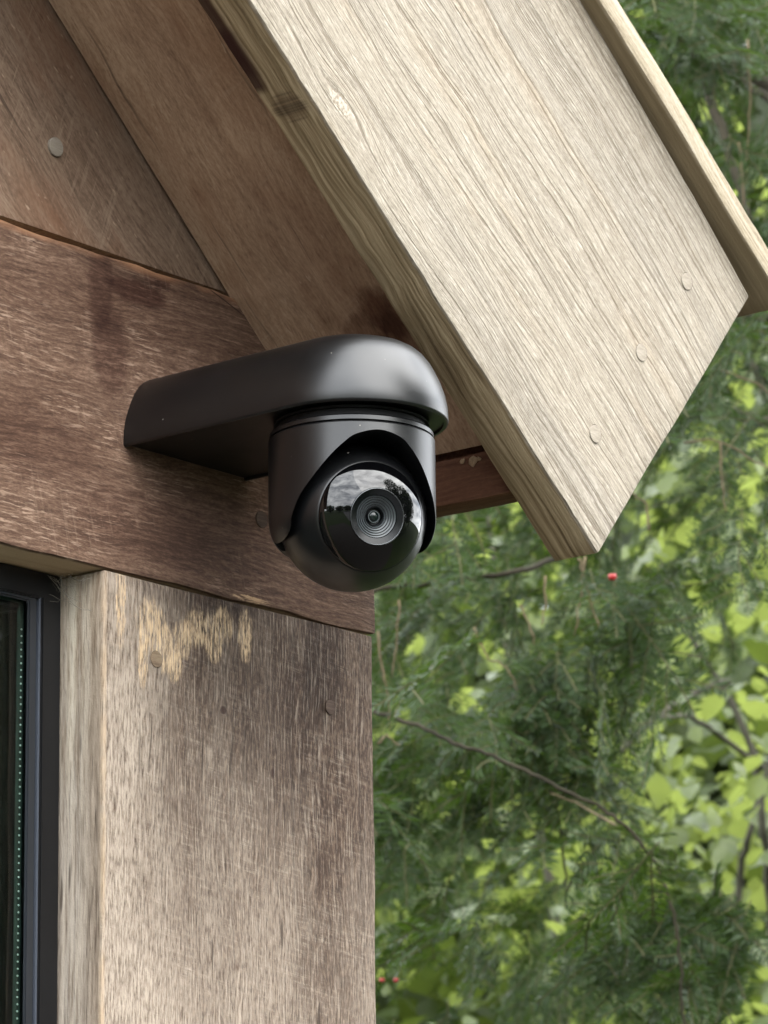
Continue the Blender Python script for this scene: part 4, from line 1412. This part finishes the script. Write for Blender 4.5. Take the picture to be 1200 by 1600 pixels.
LEAF = [make_leaf(k, w) for k, w in ((1, 0.40), (2, 0.46), (3, 0.36), (4, 0.50))]
LEAF_ME = [np_mesh('leaf', *l[:3], [M_broad], l[3]) for l in LEAF]
BX = at(1500, 1200, 7.6)
bush = empty('hazel_bush', (BX.x, BX.y, 0), 'light green broad leaved bush growing behind the yew, bright in its open middle', 'bush')
for pts, r0, r1 in (
    ([(1230, 2300, 7.4), (1212, 1700, 7.3), (1205, 1420, 7.3), (1195, 1300, 7.2), (1180, 1190, 7.2), (1140, 1090, 7.2), (1080, 1000, 7.2), (1040, 900, 7.2)], 0.012, 0.004),
    ([(1120, 2200, 7.6), (1138, 1640, 7.5), (1152, 1400, 7.5), (1172, 1300, 7.4), (1200, 1200, 7.4), (1240, 1000, 7.4), (1230, 700, 7.4)], 0.010, 0.004),
    ([(1000, 1150, 7.0), (960, 1180, 6.9), (1040, 1110, 7.0), (1110, 1070, 7.1), (1140, 1065, 7.1)][1:], 0.005, 0.007),
    ([(1190, 1200, 7.2), (1090, 1125, 7.0), (1020, 1118, 6.9), (960, 1090, 6.9)], 0.006, 0.003),
    ([(1500, 3000, 7.8), (1420, 1400, 7.6), (1330, 1000, 7.5), (1150, 500, 7.4)], 0.022, 0.006),
    ([(900, 3000, 8.0), (880, 1600, 8.0), (820, 1200, 8.0), (760, 800, 8.0)], 0.016, 0.005),
):
    limb('stem', [at(*p) for p in pts], r0, r1, M_stem, bush, 0.003, 7, 6)
n_try = 22000
U_ = nrmz(rng.normal(0, 1, (n_try, 3))) * rng.random((n_try, 1)) ** 0.45
P = np.array(at(1080, 1150, 7.7)) + U_ * np.array([1.9, 1.9, 2.2])
px, py, dz = projn(P)
cl = np.array([mnoise.noise(Vector(p_) * 4.0 + Vector((7, 1, 2))) for p_ in P])
inb = (px > 500) & (px < 1300) & (py > 300) & (py < 1720)
left_ = np.clip((880 - px) / 200, 0, 1)
keep = (P[:, 2] > 0.4) & (dz > 6.0) & (rng.random(n_try) > 0.72 * left_ * inb) & (rng.random(n_try) < np.where(inb, 0.75, 0.22) * np.clip(0.42 + 2.4 * cl, 0.02, 1.3))
P = P[keep]
px, py, dz = projn(P)
D = rng.normal(0, 1, P.shape)
D[:, 2] = -np.abs(D[:, 2]) * 0.6 - 0.2
RM = basis_mats(D, 0.45, rng)
SCL = rng.uniform(0.034, 0.066, len(P))
PICK = rng.integers(0, 4, len(P))
inb = (px > 560) & (px < 1230) & (py > 300) & (py < 1640)
order = np.argsort(np.where(inb, dz - 10 * SCL - 0.8 * np.clip((px - 800) / 300, 0, 1), 99))
near = order[:290]
rest = np.setdiff1d(np.arange(len(P)), near)
for i in near:
    o = bpy.data.objects.new('leaf', LEAF_ME[PICK[i]])
    COL.objects.link(o)
    o.matrix_world = to_mat(P[i], RM[i], SCL[i])
    sub(o, bush)
o = link('foliage', stuff_mesh('foliage', LEAF, P[rest], RM[rest], SCL[rest], PICK[rest], [M_broad], rng))
tag(o, kind='stuff')
sub(o, bush)


# ---- trees further off
def leaf_cloud(name, c, rad, n, size, mat, parent=None, seed=0, noise_s=0.8, shell=0.5, zmin=0.3):
    g = np.random.default_rng(seed)
    U_ = nrmz(g.normal(0, 1, (n * 2, 3))) * g.random((n * 2, 1)) ** (shell)
    P = np.array(c) + U_ * np.array(rad)
    cl = np.array([mnoise.noise(Vector(p_) * noise_s + Vector((seed, 0, 0))) for p_ in P])
    k = (P[:, 2] > zmin) & (g.random(n * 2) < np.clip(0.55 + 1.9 * cl, 0.03, 1))
    P = P[k]
    D = g.normal(0, 1, P.shape)
    D[:, 2] -= 0.5
    RM = basis_mats(D, 0.6, g)
    sc = g.uniform(0.7, 1.3, len(P)) * size
    me = stuff_mesh(name, LEAF, P, RM, sc, g.integers(0, 4, len(P)), [mat], g)
    o = link(name, me)
    o['kind'] = 'stuff'
    if parent:
        sub(o, parent)
    return o


def far_tree(loc, h, rad, mat, label, seed, n=5000, size=0.16, group=None):
    t = empty('broadleaf_tree', (loc[0], loc[1], 0), label, 'tree', group)
    limb('trunk', [(loc[0], loc[1], -0.1), (loc[0] + 0.1, loc[1], h * 0.3), (loc[0], loc[1] + 0.1, h * 0.75)], 0.05 * h ** 0.7, 0.03, M_bark, t, 0.02, 10)
    leaf_cloud('crown', (loc[0], loc[1], h * 0.58), (rad, rad, h * 0.44), n, size, mat, t, seed)
    return t


# wooded edge of the garden behind everything on the right
v_ = lambda px_, d_: at(px_, 1000, d_)
a_ = v_(900, 11.5)
t = empty('garden_hedge', (a_.x, a_.y, 0), 'blurred mass of green leaves filling the garden edge behind the bush', 'hedge')
limb('stem', [(a_.x, a_.y, 0), (a_.x, a_.y, 2)], 0.05, 0.02, M_bark, t)
leaf_cloud('foliage', (a_.x, a_.y, 2.2), (2.9, 2.9, 2.9), 25000, 0.085, M_far, t, 3, 1.9, 0.4)
for i, (p_, d_, h_, rd_) in enumerate(((-500, 17, 9, 3.4), (500, 16.5, 9, 3.6), (1500, 16, 10, 3.8), (2600, 15, 9, 3.6))):
    q_ = v_(p_, d_)
    far_tree((q_.x, q_.y), h_, rd_, M_darkleaf, ('dark tree behind the hedge, hidden by the corner post', 'dark tree straight behind the hedge, seen in gaps below the camera', 'dark tree behind the hedge at the right of the photo', 'dark tree beyond the right edge, past the yew trunk')[i], 40 + i, 9000, 0.2, 'dark trees at the back of the garden')
# trees across the drive: they are seen only mirrored in the lens plate
far_tree((3.2, -9.0), 11.0, 2.6, M_darkleaf, 'tall dark tree mirrored at the right of the lens plate', 60, 7000, 0.2)
far_tree((5.6, -7.2), 8.0, 2.5, M_darkleaf, 'dense dark tree mirrored at the right edge of the lens plate', 63, 9000, 0.2)
far_tree((11.5, -10.5), 10.5, 3.0, M_darkleaf, 'loose tall tree mirrored just behind the dense tree in the lens plate', 61, 6500, 0.22)
t = empty('hedge', (2.0, -4.6, 0), 'dark hedge mirrored at the lower right of the lens plate', 'hedge')
limb('stem', [(2.0, -4.6, -0.02), (2.0, -4.6, 0.9)], 0.04, 0.02, M_bark, t)
leaf_cloud('foliage', (2.0, -4.6, 0.7), (2.6, 1.1, 0.8), 7000, 0.07, M_darkleaf, t, 91, 1.5, 0.4, 0.03)
far_tree((-17, -19), 7.5, 3.0, M_darkleaf, 'round tree mirrored small above the drive in the lens plate', 62, 4000, 0.3)
for i, (x_, y_, h_, r_) in enumerate(((-27, -10, 4.6, 3.5), (-25, -16, 4.8, 3.2), (-22, -24, 5.2, 3.8), (-12, -26, 5.0, 3.6), (-5, -26, 5.5, 3.6), (2, -24, 6, 3.5), (-28, -3, 5.5, 3.5))):
    far_tree((x_, y_), h_, r_, M_darkleaf, 'low dark tree in the row mirrored along the lens plate horizon', 70 + i, 2200, 0.38, 'trees in the row across the drive')
t = empty('clipped_shrub', (-3.2, -3.6, 0), 'low round shrub beside the drive, mirrored below the lens', 'shrub')
limb('stem', [(-3.2, -3.6, -0.02), (-3.2, -3.6, 0.3)], 0.03, 0.01, M_bark, t)
leaf_cloud('foliage', (-3.2, -3.6, 0.4), (0.45, 0.45, 0.4), 1800, 0.05, M_darkleaf, t, 90, 2.0, 0.4, 0.03)
